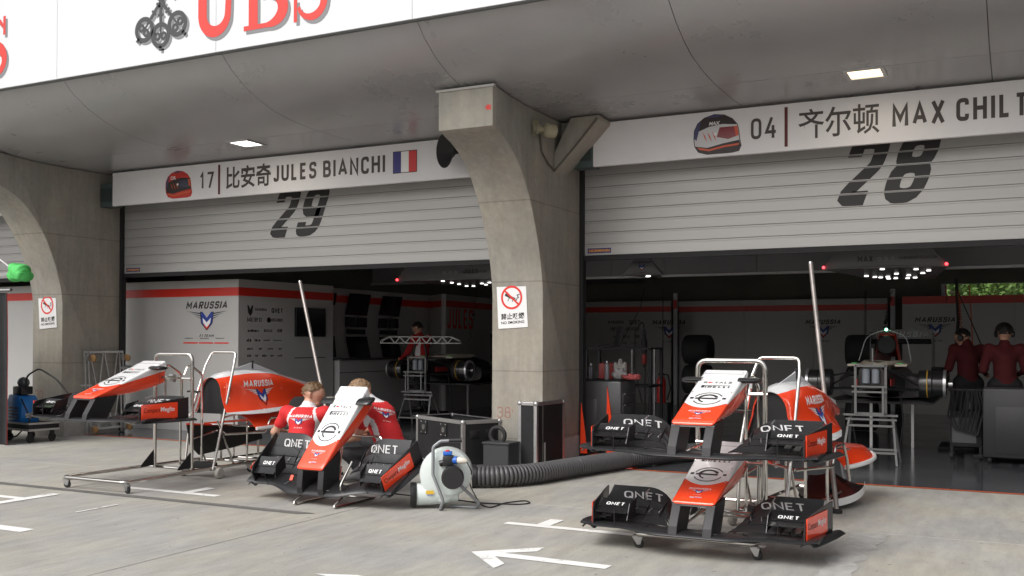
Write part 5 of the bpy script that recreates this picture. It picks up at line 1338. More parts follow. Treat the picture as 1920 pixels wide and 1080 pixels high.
a = Art(); team_logo(a, 0, .70, .24, ink=WHITEINK, wing=WHITEINK); a.place('shirt_print', (0, -.05, .02), (1, 0, 0), (0, .25, 1), B1, wrap=bvh_of(B1), lift=.004, sub=.03)
# the mechanic bending to the left behind the tipped nose
J2 = dict(pelvis=(0, 0, .46), chest=(-.15, .0, .84), neck=(-.255, .0, 1.01), head=(-.34, .0, 1.09), look=(-.85, .1, -.6), shL=(-.19, -.20, .90), shR=(-.19, .20, .90), elL=(-.26, -.27, .62), elR=(-.34, .24, .66), wrL=(-.49, -.22, .56), wrR=(-.56, .12, .58),
          hipL=(.02, -.11, .44), hipR=(.02, .11, .44), knL=(-.40, -.16, .42), knR=(-.36, .20, .52), anL=(-.12, -.16, .10), anR=(-.28, .20, .10), toL=(-.32, -.18, .045), toR=(-.48, .22, .045), hdL=(-.95, .1, -.25), hdR=(-.95, -.1, -.1))
def m2(p, m_):
    if m_ == 0:
        if abs((p.x+.13)+.32*(p.z-.70)) < .035 and p.y < -.05 and p.z < .86: return 4
        if p.z > .985: return 4
    return m_
p = py(740, 840, 8.95)
T2, B2 = person('person in red shirt and black trousers stooping behind the tipped nose cone', (p.x, 8.92, 0), radians(12), J2, (.22, .135, .075), 22, group='crouching mechanics in red shirts', h=.0105, matfn=m2); T2.scale = (1.1, 1.1, .965)
a = Art(); team_logo(a, 0, 0, .22, ink=WHITEINK, wing=WHITEINK); a.place('shirt_print', (-.02, -.14, .88), (.9, .45, -.12), (-.3, .2, 1), B2, wrap=bvh_of(B2), lift=.004, sub=.03)
# standing figures inside
JS = dict(pelvis=(0, 0, .98), chest=(.0, .02, 1.34), neck=(0, .03, 1.54), head=(0, .05, 1.665), look=(0, 1, -.15), shL=(-.2, .02, 1.45), shR=(.2, .02, 1.45), elL=(-.27, .05, 1.16), elR=(.27, .05, 1.16), wrL=(-.22, .26, 1.10), wrR=(.22, .26, 1.10),
          hipL=(-.10, 0, .93), hipR=(.10, 0, .93), knL=(-.12, .03, .50), knR=(.12, .0, .50), anL=(-.12, -.02, .09), anR=(.13, -.04, .09), toL=(-.14, .16, .04), toR=(.15, .14, .04))
def ms(p, m_):
    if m_ == 0 and abs(abs(p.x)-.145) < .02 and p.z > 1.1: return 4
    return m_
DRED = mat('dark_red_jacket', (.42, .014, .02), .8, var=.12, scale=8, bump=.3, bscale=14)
p = py(788, 620, 17.0)
JA = dict(JS); JA['look'] = (0, 1, -.45); JA['neck'] = (0, .08, 1.53); JA['head'] = (0, .13, 1.64); JA['elL'] = (-.25, .16, 1.18); JA['wrL'] = (-.20, .40, 1.05); JA['elR'] = (.25, .16, 1.18); JA['wrR'] = (.2, .42, 1.08)
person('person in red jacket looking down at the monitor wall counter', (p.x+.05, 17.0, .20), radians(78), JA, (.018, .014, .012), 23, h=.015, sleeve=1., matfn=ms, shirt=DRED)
p = py(1884, 640, 15.6)
person('person wearing a headset with back turned near the rear wing', (p.x, 15.6, .06), radians(8), JS, (.012, .010, .009), 24, group='mechanics standing round the raised car', h=.015, headset=True, sleeve=1., shirt=mat('shaded_red_shirt', (.085, .006, .008), .85, var=.2, scale=8, bump=.3, bscale=12))  # team shirt red, darkened so its colour carries the dim garage shade
p = py(1815, 650, 16.6)
JB = dict(JS); JB['look'] = (-.6, .6, -.4); JB['head'] = (-.03, .12, 1.62)
person('person with headset bowed over the side of the raised car', (p.x, 16.6, .05), radians(25), JB, (.014, .012, .01), 25, group='mechanics standing round the raised car', h=.015, headset=True, sleeve=1., shirt=mat('shaded_red_shirt', (0, 0, 0)))

p_ = py(788, 620, 17.0)
T = thing('step_platform', 'low dark step under the person at the monitor wall', 'platform', (p_.x+.05, 17.0, 0)); MB().box((0, 0, .165), (.8, .7, .07)).build('tread', MATBLK, T, bevel=.01)
for x in (-.35, .35): MB().box((x, 0, .065), (.05, .6, .13)).build('foot', MATBLK, T, angle=0)
for x_, y_, z_ in ((1884, 15.6, .06), (1815, 16.6, .05)):
    p_ = py(x_, 645, y_); T = thing('floor_mat', 'thick black anti-fatigue mat under the mechanic %s' % ('with back turned near the rear wing' if x_ == 1884 else 'bowed over the raised car'), 'mat', (p_.x, y_, 0)); MB().box((0, 0, z_/2-.001), (.8, .8, z_)).build('pad', RUBBER, T, bevel=.01)
# ================================================================== inside the garages
PANEL = mat('garage_panel_white', (.46, .455, .445), .32, var=.03, scale=1.2)
STRIPE = mat('garage_red_stripe', (.62, .03, .018), .35)
def partition(label, p0, p1, ztop=2.66, npan=2, zs=(2.375, 2.52), group='white garage partitions', face=1):
    """panel wall from p0 to p1; the visible face is to the right of the way p0 -> p1 when face = 1"""
    p0, p1 = Vector((*p0, 0)), Vector((*p1, 0)); d = p1-p0; L = d.length; ang = math.atan2(d.y, d.x)
    T = thing('partition_wall', label, 'partition', p0, (0, 0, ang), group=group)
    for k in range(npan):
        w = L/npan
        MB().box((w*(k+.5), .03, ztop/2), (w-.004, .06, ztop)).build('panel', PANEL, T, angle=0, bevel=.004)
        MB().box((w*(k+.5), -.003, (zs[0]+zs[1])/2), (w-.004, .005, zs[1]-zs[0])).build('red_stripe', STRIPE, T, angle=0)
    return T
W1 = partition('white partition wall with team emblem facing the pit lane beside door 29', (-14.9, 13.2), (-11.95, 13.2), npan=1)
W2 = partition('white partition wall covered in small sponsor names with a black screen', (-11.95, 13.2), (-11.78, 15.65), npan=1)
a = Art(); e0, e1 = py(350, 580, 13.2), py(427, 580, 13.2); lw_ = e1.x-e0.x
team_logo(a, (e0.x+e1.x)/2+14.9, py(388, 588, 13.2).z-.01, lw_)
for k in range(3):
    x0 = py(344+29*k, 642, 13.2).x+14.9; x1 = py(371+29*k, 642, 13.2).x+14.9; zz = py(385, 643, 13.2).z
    a.rect(x0, zz-.012, x1, zz+.012, REDINK); a.smudge(x0+.03, zz+.07, .2, .022, GREYINK, k)
a.place('wall_print', (0, 0, 0), (1, 0, 0), (0, 0, 1), W1, lift=.003)
# sponsor names on the receding wall; local x runs into the garage
a = Art(); d2 = Vector((.17, 2.45, 0)).normalized()
def S2(x, y):
    dd = _ray(x, y); n_ = Vector((d2.y, -d2.x, 0)); o_ = Vector((-11.95, 13.2, 0)); t_ = o_.dot(n_)/(dd[0]*n_.x+dd[1]*n_.y); P_ = Vector((dd[0]*t_, dd[1]*t_, EYE+dd[2]*t_)); return (P_-o_).dot(d2), P_.z
for (x0, x1, y0, st, h_) in ((478, 500, 580, 'MARUSSIA', .05), (509, 530, 582, 'QNET', .085), (463, 490, 599, 'SAGE ERP X3', .075), (508, 530, 600, 'INSTAFOREX', .06), (464, 486, 620, '#', .05), (495, 510, 620, 'ROYALS', .05), (520, 529, 620, 'OR', .06),
                             (462, 471, 638, '#', .06), (477, 488, 638, '#', .05), (494, 506, 638, '#', .03), (512, 528, 638, '#', .02), (463, 474, 654, '#', .04), (485, 491, 654, '#', .035), (502, 512, 654, '#', .04), (522, 528, 654, '#', .04),
                             (463, 471, 667, '#', .045), (478, 484, 667, '#', .045), (491, 500, 667, '#', .045), (507, 513, 667, '#', .045), (520, 529, 667, '#', .04)):
    u0, z0 = S2(x0, y0); u1, _z = S2(x1, y0)
    if st[0] == '#': a.smudge(u0, z0-h_/2, max(.05, u1-u0), h_, INK, int(x0))
    else: a.sans(st, u0, z0-h_/2, h_, INK, width=max(.05, u1-u0), t=.2)
u0, z0 = S2(469, 580); a.poly([(u0-.07, z0+.08), (u0-.03, z0+.06), (u0, z0), (u0+.03, z0+.06), (u0+.07, z0+.08), (u0+.05, z0-.06), (u0, z0-.12), (u0-.05, z0-.06)], INK)
u0, z0 = S2(504, 600); a.disc((u0, z0), .05, INK, 14)
u0, z0 = S2(552, 671); u1, z1 = S2(610, 669); a.rect(u0, z0-.01, u1, z0+.006, GREYINK)
a.place('wall_print', (0, 0, 0), (1, 0, 0), (0, 0, 1), W2, lift=.003)
u0, z0 = S2(552, 631); u1, z1 = S2(608, 579)
MB().box(((u0+u1)/2, -.02, (z0+z1)/2), (u1-u0, .05, z1-z0)).build('screen', mat('dead_screen', (.008, .008, .009), .12), W2, angle=0, bevel=.006)
MB().box((u1+.02, -.012, (z0+z1)/2), (.012, .03, z1-z0)).build('screen_edge', WHITE, W2, angle=0)
W0 = partition('white partition wall with red stripe behind the black curtain', (-21, 13.2), (-15.0, 13.2), npan=2)
# monitor wall of the left garage
W3 = partition('long white wall fitted with black monitors above a counter', (-12.2, 15.65), (-12.2, 20.1), npan=2)
for k, (xs_, ys_) in enumerate((((657, 695, 687, 648), (550, 553, 592, 590)), ((719, 754, 747, 711), (555, 557, 594, 591)), ((648, 665, 665, 648), (594, 595, 614, 613)), ((670, 687, 687, 669), (595, 596, 614, 614)), ((711, 726, 726, 710), (597, 597, 616, 615)), ((731, 746, 746, 730), (597, 598, 616, 616)),
                                ((650, 684, 684, 650), (617, 618, 627, 626)), ((713, 744, 743, 712), (619, 619, 628, 627)), ((649, 687, 694, 656), (631, 631, 670, 669)), ((712, 745, 752, 719), (632, 632, 669, 669)), ((626, 631, 627, 625), (549, 549, 572, 572)), ((625, 626, 630, 625), (630, 630, 670, 670)))):
    P_ = [px(x, y, -12.14) for x, y in zip(xs_, ys_)]; iv = W3.matrix_basis.inverted()
    MB().plate([iv @ q for q in P_], .03).build('monitor', mat('dead_screen', (0, 0, 0)), W3, angle=0)
T = thing('counter', 'long pale counter beneath the monitors', 'counter', (-11.93, 15.72, 0))
MB().box((0, 2.15, .62), (.5, 4.3, 1.20)).build('cabinet', PANEL, T, angle=0, bevel=.005)
MB().box((.02, 2.15, 1.235), (.56, 4.3, .03)).build('worktop', mat('dark_worktop', (.05, .05, .052), .4), T, angle=0)
MB().box((.253, 2.15, .98), (.004, 4.3, .012)).build('groove', MATBLK, T, angle=0)
a = Art(); team_logo(a, 2.6, .52, .55); a.place('counter_print', (.25, 0, 0), (0, 1, 0), (0, 0, 1), T, lift=.004)
W4 = partition('short white wall angled out beyond the monitor wall', (-12.6, 20.25), (-11.45, 19.25), npan=1)
W5 = partition('white partition wall with red lettering beyond the left raised car', (-11.45, 19.25), (-11.75, 24.5), npan=2)
a = Art(); iv = W5.matrix_basis.inverted()
q0 = iv @ px(832, 600, -11.55); q1 = iv @ px(882, 600, -11.6); a.sans('JULES', q0.x, (iv @ px(840, 616, -11.55)).z, .46, REDINK, width=q1.x-q0.x, t=.17)
a.place('wall_print', (0, 0, 0), (1, 0, 0), (0, 0, 1), W5, lift=.004)
# rear partitions
def rear_logo(T, pts, y):
    for x0, x1, yy in pts:
        a = Art(); A, B = py(x0, yy, y), py(x1, yy, y); team_logo(a, (A.x+B.x)/2-T.location.x, A.z-.13*(B.x-A.x), B.x-A.x); a.place('wall_print', (0, 0, 0), (1, 0, 0), (0, 0, 1), T, lift=.004)
W6 = partition('rear white partition wall with red stripe behind the tool cabinet', (-11.75, 24.8), (-7.95, 24.8), npan=2); rear_logo(W6, ((1224, 1286, 607),), 24.8)
W7 = partition('rear white partition wall between the two inner posts', (-7.9, 25.3), (-2.75, 25.3), npan=3); rear_logo(W7, ((1511, 1577, 606),), 25.3)
W8 = partition('rear white partition wall below the daylight opening', (-2.3, 24.0), (4.5, 24.0), npan=3, ztop=py(1850, 556, 24.0).z, zs=(2.46, 2.63)); rear_logo(W8, ((1716, 1792, 602),), 24.0)
a = Art()
for (x0, x1, y0, st, h_) in ((1140, 1170, 604, 'MARUSSIA', .08), (1180, 1200, 604, 'QNET', .12), (1145, 1162, 617, 'ERP X3', .09), (1173, 1199, 617, 'INSTAFOREX', .09), (1150, 1157, 631, '#', .07), (1168, 1181, 631, 'ROYALS', .08), (1192, 1199, 631, 'OR', .08), (1168, 1176, 643, '#', .06), (1184, 1196, 643, '#', .05)):
    A, B = py(x0, y0, 24.8), py(x1, y0, 24.8)
    if st[0] == '#': a.smudge(A.x+11.75, A.z-h_/2, B.x-A.x, h_, INK, int(x0))
    else: a.sans(st, A.x+11.75, A.z-h_/2, h_, INK, width=B.x-A.x, t=.2)
a.place('wall_print', (0, 0, 0), (1, 0, 0), (0, 0, 1), W6, lift=.004)
for x_, y_, lab in ((1267, 24.6, 'grey inner post in front of the rear wall near the tyre rack'), (1674, 24.6, 'grey inner post near the raised car with the tall jig')):
    q = py(x_, 600, y_); T = thing('partition_post', lab, 'post', (q.x, y_, 0), group='grey inner posts')
    MB().box((0, 0, 1.42), (.10, .10, 2.84)).build('post', GREYW, T, angle=0, bevel=.01); MB().box((0, -.053, 2.55), (.102, .006, .22)).build('red_band', STRIPE, T, angle=0)
# overhead beam across both garages
BEAM = mat('beam_grey', (.32, .325, .335), .5, var=.04)
T = thing('overhead_beam', 'grey boxed beam spanning both garages overhead', 'beam', (-4.5, 19.6, 2.93))
for k in range(6): MB().box((-7.5+3.0*k, 0, .23), (2.992, .35, .44)).build('beam_section', BEAM, T, angle=0)
MB().box((0, -.2, 0), (18, .10, .05)).build('rail', ALU, T, angle=0)
MB().box((0, 2.2, .55), (18, .5, .5)).build('duct', mat('duct_dark', (.03, .03, .032), .6), T, angle=0)
T = thing('ceiling_panels', 'pale suspended ceiling raft above the left raised car', 'ceiling raft', (-9.8, 21.5, 3.05))
MB().box((0, 0, 0), (3.6, 2.6, .08)).build('raft', mat('dark_ceiling2', (.12, .12, .125), .7), T, angle=0)
# gantries with lights
GANT = mat('gantry_shell', (.20, .205, .212), .35, coat=.1)
UNDER = mat('gantry_underside', (.30, .29, .29), .22)
LED = mat('gantry_led', (1, 1, 1), .5, emit=(1, .97, .92), estr=2.2)
REDLED = mat('red_led', (1, .05, .05), .5, emit=(1, .04, .05), estr=6)
def gantry(label, x0, x1, y, z, depth, title=None, site=True, leds=12, seed=1):
    T = thing('lighting_gantry', label, 'lighting gantry', ((x0+x1)/2, y, z), group='overhead lighting gantries'); w = x1-x0; h = .36
    out = fillet([(-w/2, .0, 0), (-w/2+.30, 0, h), (w/2-.30, 0, h), (w/2, 0, 0)], .12, 5)
    pts = [(p.x, p.z if k else p.z) for k, p in enumerate(out)]
    pts = [(q[0], q[2]) for q in ((p.x, 0, p.z) for p in out)]
    low = [(w/2*(1-2*i/10), -.03*sin(pi*i/10)*-1.6) for i in range(1, 10)]
    MB().prism(pts+low, (0, 0, 0), (1, 0, 0), (0, 0, 1), (0, .06, 0)).build('nose_panel', GANT, T, angle=30, bevel=.012)
    MB().prism([(-w/2+.03, 0), (w/2-.03, 0), (w/2-.45, depth), (-w/2+.45, depth)], (0, .06, .02), (1, 0, 0), (0, 1, .0), (0, 0, .07)).build('underside', UNDER, T, angle=0)
    rg = random.Random(seed)
    for k in range(leds):
        u = (k+.5)/leds; yy = .2+(depth-.4)*rg.random(); xx = (w-.5-.6*yy/depth)*(u-.5)
        MB().lathe([(0, 0), (.036, 0), (.036, .012), (0, .012)], (xx, yy, .006), (0, 0, 1), 10).build('downlight', LED, T)
    if title: a = Art().sans(title, -w*.2, .12, .09, GREYINK, t=.19); a.place('title', (0, 0, 0), (1, 0, 0), (0, 0, 1), T, lift=.006)
    if site:
        a = Art().sans('MARUSSIAF1TEAM.COM', w*.12, .14, .05, GREYINK, width=.55, t=.16)
        for k in range(3): a.ring((w*(-.03+.05*k), .16), .02, .03, SILVER, n=12)
        a.place('site_print', (0, 0, 0), (1, 0, 0), (0, 0, 1), T, lift=.006)
        for s in (-1, 1): MB().ball((s*(w/2-.06), -.012, .05), .022, 8, 6).build('red_lamp', REDLED, T)
    for s in (-1, 1): MB().tube([(s*w*.3, depth*.5, .1), (s*w*.3, depth*.5, 1.9)], .02, 8).build('hanger', STEEL, T)
    return T
GA = gantry('wide lighting gantry above the raised car with the red air box', -2.85, -.90, 16.7, 2.76, 3.2, 'MAX', True, 14, 5)
GB_ = gantry('wide lighting gantry above the raised car with the white truss gauge', -11.0, -8.55, 16.6, 2.76, 2.6, None, True, 12, 6)
a = Art().sans('JULES', .35, .13, .085, GREYINK, t=.19); a.place('title', (0, 0, 0), (1, 0, 0), (0, 0, 1), GB_, lift=.006)
GC = gantry('small lighting gantry with winged emblem behind the middle pillar', -6.36, -5.55, 16.9, 2.77, .9, None, False, 2, 7)
a = Art(); team_logo(a, 0, .19, .32); a.place('emblem', (0, 0, 0), (1, 0, 0), (0, 0, 1), GC, lift=.006)
# hanging cables from the gantries
for k, (pp_, lab, mt, r_) in enumerate((([py(1209, 540, 17.3), py(1200, 580, 17.5), py(1160, 650, 17.5)], 'thin black cable from the small gantry to the laptop', RUBBER, .008), ([py(1243, 540, 17.3), py(1243, 690, 17.3)], 'thin black cable hanging straight from the small gantry', RUBBER, .008),
        ([py(1793, 520, 18), py(1797, 600, 18), py(1792, 660, 18)], 'thick black umbilical hanging beside the right raised car', RUBBER, .03), ([py(1797, 545, 17.8), py(1801, 600, 17.8), py(1809, 690, 17.8)], 'coiled orange air hose hanging by the right raised car', mat('orange_hose', (.42, .07, .02), .5), .012),
        ([py(1817, 535, 17.8), py(1820, 575, 17.8), py(1826, 690, 17.8)], 'straight orange air hose hanging by the right raised car', mat('orange_hose', (0, 0, 0)), .010), ([py(1795, 545, 17.5), py(1822, 605, 17.6), py(1850, 670, 17.7)], 'black slanting cable between the two headset mechanics', RUBBER, .010),
        ([py(1623, 545, 17.4), py(1622, 640, 17.4)], 'curly black cable hanging over the nose jig', RUBBER, .010), ([py(1672, 545, 17.4), py(1662, 600, 17.4), py(1650, 640, 17.2)], 'curly black cable swinging beside the nose jig', RUBBER, .010), ([py(1773, 535, 17.6), py(1775, 565, 17.6)], 'short red and black plug lead under the right gantry', mat('dark_red_hose', (.2, .01, .01), .5), .012),
        ([py(895, 540, 17.4), py(888, 590, 17.4), py(880, 640, 17.3)], 'curly black cable by the red wall lettering', RUBBER, .010))):
    o_ = pp_[0]; pts_ = fillet(pp_, .3, 6)
    if 'url' in lab or 'coiled' in lab:
        q_ = []; n_ = 90
        for i in range(n_):
            u = i/(n_-1)*(len(pts_)-1); j = min(int(u), len(pts_)-2); c_ = Vector(pts_[j]).lerp(Vector(pts_[j+1]), u-j); q_.append(c_+Vector((.022*cos(i*1.6), .022*sin(i*1.6), 0)))
        pts_ = q_; r_ *= .6
    o = MB().tube([Vector(p)-o_ for p in pts_], r_, 6).build('hanging_cable', mt); o.location = o_; tag(o, lab, 'cable', 'cables hanging from the gantries')

DSTEEL = mat('dull_steel', (.17, .17, .168), .5, .5)
# ------------------------------------------------------------------ raised racing cars without noses or wheels
CARB = mat('car_black', (.014, .014, .015), .3, coat=.4)
CREAM = mat('cockpit_cream', (.50, .44, .36), .5)
def raised_car(label, loc, rz, truss, hoop):
    T = thing('racing_car', label, 'racing car', loc, (0, 0, rz), group='raised racing cars without wheels'); Z = .0
    def sec(y, hw, zb, zt, rnd=.3):
        P = []
        for i in range(20):
            q = 2*pi*i/20; c_, s_ = cos(q), sin(q); P.append(Vector((hw*math.copysign(abs(c_)**.55, c_), y, (zb+zt)/2+(zt-zb)/2*math.copysign(abs(s_)**.55, s_))))
        return P
    MB().loft([sec(0, .17, .98, 1.27), (sec(.5, .20, .92, 1.29)), sec(1.1, .27, .82, 1.31), sec(1.7, .33, .78, 1.30), sec(2.2, .34, .78, 1.22)]).build('monocoque', CARB, T, angle=50)
    MB().loft([sec(1.35, .60, .80, 1.12), sec(1.7, .68, .78, 1.16), sec(2.4, .64, .78, 1.10), sec(3.2, .40, .80, 1.0), sec(3.9, .18, .82, .95)]).build('sidepods', CARB, T, angle=50)
    MB().box((0, 2.2, .765), (1.40, 3.0, .03)).build('floor', CARBON, T, angle=0)
    g = [[Vector((.235*cos(q), .95+.62*sin(q)*1.0+.35, 1.30+.03*abs(cos(q)))) for q in [2*pi*i/24 for i in range(25)]], [Vector((.30*cos(q), .95+.70*sin(q)+.35, 1.285)) for q in [2*pi*i/24 for i in range(25)]]]
    MB().sheet(g, .02).build('cockpit_rim', CREAM, T, angle=60)
    for s in (-1, 1):
        MB().box((s*.31, .95, 1.285), (.16, .8, .035)).build('head_pad', CREAM, T, bevel=.012)
        MB().box((s*.30, .62, 1.312), (.07, .10, .012)).build('green_tab', mat('green_tab', (.05, .45, .08), .5), T, angle=0)
        MB().box((s*.215, .45, 1.06), (.012, .45, .09)).build('red_flash', mat('flash_red', (.45, .02, .02), .4), T, angle=0)
        for za, zb, ya, yb in ((1.22, 1.12, .10, .30), (1.22, 1.12, .62, .42), (.98, .96, .08, .30), (.98, .96, .62, .42)): MB().tube([(s*.17, ya, za), (s*.66, yb, zb)], .014, 6).build('wishbone', CARB, T)
        MB().tube([(s*.17, .35, 1.24), (s*.64, .34, .97)], .013, 6).build('push_rod', CARB, T)
        MB().lathe([(.05, -.02), (.175, -.02), (.185, 0), (.185, .14), (.17, .155), (.165, .30), (.14, .32), (.06, .32), (.05, .34), (0, .34)], (s*.58, .36, 1.05), (s, 0, 0), 26).build('brake_drum', CARB, T)
        MB().lathe([(.178, 0), (.19, 0), (.19, .035), (.178, .035)], (s*.86, .36, 1.05), (s, 0, 0), 28).build('drum_ring', mat('ring_metal', (.5, .5, .5), .3, .8), T)
        MB().lathe([(.187, 0), (.191, 0), (.191, .012), (.187, .012)], (s*.66, .36, 1.05), (s, 0, 0), 28).build('yellow_band', mat('band_yellow', (.45, .26, .03), .5), T)
        MB().lathe([(0, 0), (.05, 0), (.05, .07), (0, .07)], (s*.90, .36, 1.05), (s, 0, 0), 14).build('hub', STEEL, T)
        MB().tube(fillet([(s*.30, .55, .92), (s*.34, .6, .55), (s*.28, .7, .12)], .2), .012, 6).build('loose_lead', RUBBER, T)
        MB().lathe([(.05, -.02), (.18, -.02), (.19, .0), (.19, .2), (.1, .25), (0, .25)], (s*.52, 3.3, 1.02), (s, 0, 0), 22).build('rear_hub', CARB, T)
    if hoop:
        MB().loft([[Vector((x_*w_, y_, z_)) for x_, z_ in ((-1, 1.28), (-.6, zt_), (.6, zt_), (1, 1.28))] for y_, w_, zt_ in ((1.75, .17, 1.70), (1.85, .20, 1.74), (2.3, .16, 1.66), (2.9, .08, 1.38))], closed=False).build('air_box', mat('airbox_red', (.60, .03, .012), .3, coat=.5), T, angle=40)
        MB().lathe([(0, 0), (.12, 0), (.14, .02), (.12, .04), (.0, .03)], (0, 1.74, 1.56), (0, -1, 0), 18).build('intake', MATBLK, T)
        MB().ball((0, 1.70, 1.79), .022, 8, 6).build('green_lamp', mat('green_led', (.2, 1, .5), .5, emit=(.3, 1, .6), estr=5), T)
        for s in (-1, 1): MB().tube(fillet([(s*.03, 1.75, 1.78), (s*.28, 1.7, 1.70), (s*.36, 1.5, 1.33)], .25, 6), .007, 6).build('air_line', mat('clear_line', (.45, .46, .45), .3), T)
    w = MB().box((0, 4.0, 1.62), (.95, .22, .03), rot=Matrix.Rotation(.3, 3, 'X')).build('rear_wing', CARB, T, angle=0)
    MB().box((0, 4.08, 1.74), (.95, .03, .16)).build('rear_flap', CARB, T, angle=0)
    a = Art().sans('MARUSSIA', 0, 1.69, .10, mat('dim_print', (.30, .30, .30), .5), width=.85, t=.2, shear=.2, align='CENTER', r=.14); a.place('wing_print', (0, 4.06, 0), (1, 0, 0), (0, 0, 1), T, lift=.006)
    for s in (-1, 1): MB().box((s*.48, 4.02, 1.45), (.014, .55, .65)).build('rear_end_plate', CARB, T, angle=0)
    # nose jig bolted to the front bulkhead
    J = MB()
    for s in (-1, 1):
        MB().bar((s*.19, -.10, .64), (s*.19, -.10, 1.30), .03).build('jig_post', DSTEEL, T, angle=0); MB().bar((s*.17, -.22, .66), (s*.17, -.22, 1.02), .025).build('jig_post', DSTEEL, T, angle=0)
    for z_ in (.66, 1.29): MB().bar((-.19, -.10, z_), (.19, -.10, z_), .03).build('jig_rail', DSTEEL, T, angle=0)
    for z_, y_ in ((1.02, -.22), (.95, -.22)): MB().bar((-.22, y_, z_), (.22, y_, z_), .03, .022).build('jig_rail', DSTEEL, T, angle=0)
    for x_ in (-.06, .06): MB().lathe([(0, 0), (.05, 0), (.05, .17), (.03, .19), (0, .19)], (x_, -.06, 1.06), (0, 0, 1), 14).build('fluid_bottle', mat('grey_bottle', (.22, .24, .27), .35), T)
    # trestle
    for y_ in (-.14, .14):
        for s in (-1, 1): MB().bar((s*.27, y_*.3, .60), (s*.34, y_*2.0, .0), .028).build('trestle_leg', DSTEEL, T, angle=0)
    for z_, hw_, y_ in ((.64, .34, -.10), (.58, .32, -.05), (.50, .29, -.10), (.16, .33, -.22), (.16, .33, .22)): MB().bar((-hw_, y_, z_), (hw_, y_, z_), .028).build('trestle_rail', DSTEEL, T, angle=0)
    for s in (-1, 1): MB().bar((s*.30, 2.4, .0), (s*.30, 2.4, .75), .04).build('rear_stand', STEEL, T, angle=0)
    if truss:
        zt, zb, w_ = 1.68, 1.56, .88; Wt = mat('truss_white', (.62, .62, .60), .5)
        for y_ in (-.03, .03):
            MB().tube([(-w_, y_, zb), (-w_+.02, y_, zb+.05), (-w_+.2, y_, zt), (w_-.2, y_, zt), (w_-.02, y_, zb+.05), (w_, y_, zb), (-w_, y_, zb)], .010, 6).build('truss_chord', Wt, T)
        xs_ = [-w_+.2+.235*k for k in range(7)]
        for k in range(6):
            xm = (xs_[k]+xs_[k+1])/2; MB().bar((xs_[k], 0, zt), (xm, 0, zb), .016).build('truss_diagonal', Wt, T, angle=0); MB().bar((xm, 0, zb), (xs_[k+1], 0, zt), .016).build('truss_diagonal', Wt, T, angle=0)
        for s in (-1, 1): MB().bar((s*.16, 0, 1.28), (s*.10, 0, zb), .03).build('truss_post', MATBLK, T, angle=0)
    else: MB().tube([(0, .1, 1.28), (0, .1, 1.52)], .012, 6).build('aerial', STEEL, T)
    return T
q = gz(787, 797); raised_car('black racing car on a trestle with a white truss gauge across its nose', (py(787, 720, 16.1).x, 16.1, 0), 0, True, False)
raised_car('black racing car on a trestle with red air box and green tabs', (py(1634, 720, 14.0).x, 14.0, 0), 0, False, True)
# ------------------------------------------------------------------ tool cabinets, tyres and small things
CAB = mat('cabinet_grey', (.085, .085, .09), .35, coat=.2, var=.04)
def cabinet(label, loc, rz, w, d, h, drawers, m_):
    T = thing('tool_cabinet', label, 'tool cabinet', loc, (0, 0, rz), group='grey tool cabinets')
    MB().box((0, 0, .08+(h-.08)/2), (w, d, h-.08)).build('carcass', m_, T, bevel=.025)
    for k in range(drawers):
        hh = (h-.30)/drawers; dr = MB().box((w/2+.006, 0, .14+hh*(k+.5)), (.014, d-.12, hh-.02)).build('drawer', m_, T, bevel=.004)
        MB().bar((w/2+.022, -d/2+.10, .14+hh*(k+.86)), (w/2+.022, d/2-.10, .14+hh*(k+.86)), .016).build('handle', STEEL, dr, angle=0)
    MB().box((-.12, -d/2-.004, h*.45), (w*.5, .008, h*.62)).build('door', m_, T, bevel=.004)
    MB().box((0, 0, h+.006), (w-.03, d-.03, .012)).build('mat', MATBLK, T, angle=0)
    for x in (-1, 1):
        for y in (-1, 1): MB().lathe([(.01, -.02), (.045, -.02), (.05, 0), (.045, .02), (.01, .02)], (x*(w/2-.08), y*(d/2-.08), .05), (1, 0, 0), 14).build('wheel', RUBBER, T)
    return T
tcx = py(1164, 800, 13.0).x; TC = cabinet('grey tool cabinet with rags and spray cans by the middle pillar', (tcx-.475, 13.31, 0), 0, .95, .62, 1.05, 5, CAB)
cabinet('dark tool cabinet with a small plate at the right of the raised car', (py(1845, 800, 14.6).x+.55, 14.9, 0), radians(-4), 1.1, .6, 1.0, 4, mat('cabinet_dark', (.016, .016, .018), .45))
def can(x, y, z, h, lab, m_):
    T = thing('spray_can', lab, 'spray can', (x, y, z), group='spray cans on the tool cabinet')
    MB().lathe([(0, 0), (.033, 0), (.034, .01), (.034, h), (.024, h+.02), (.015, h+.025), (0, h+.025)], (0, 0, 0), (0, 0, 1), 16).build('body', m_, T)
    MB().lathe([(0, 0), (.012, 0), (.012, .022), (.006, .03), (0, .03)], (0, 0, h+.024), (0, 0, 1), 10).build('nozzle', WHITE, T)
can(py(1108, 700, 13.3).x, 13.3, 1.062, .17, 'shorter dark spray can on the tool cabinet', mat('can_grey', (.12, .12, .14), .35, .3)); can(py(1138, 690, 13.25).x, 13.25, 1.062, .21, 'taller grey spray can on the tool cabinet', mat('can_pale', (.22, .22, .24), .35, .3))
def rag(lab, loc, r, col, seed):
    rg = random.Random(seed); b = MB().ball((0, 0, r[2]*.75), r, 22, 12)
    for i, p in enumerate(b.v): n_ = p.normalized() if p.length else p; k = 1+.16*sin(9*p.x/r[0]+seed)+.14*sin(7*p.y/r[1]+3*p.z/r[2]); b.v[i] = Vector((p.x*k, p.y*k, max(.002, p.z*k)))
    o = b.build('cloth_rag', mat('rag_'+str(seed), col, .9, var=.1, scale=14), angle=80); o.location = loc; return tag(o, lab, 'rag', 'rags on the tool cabinet')
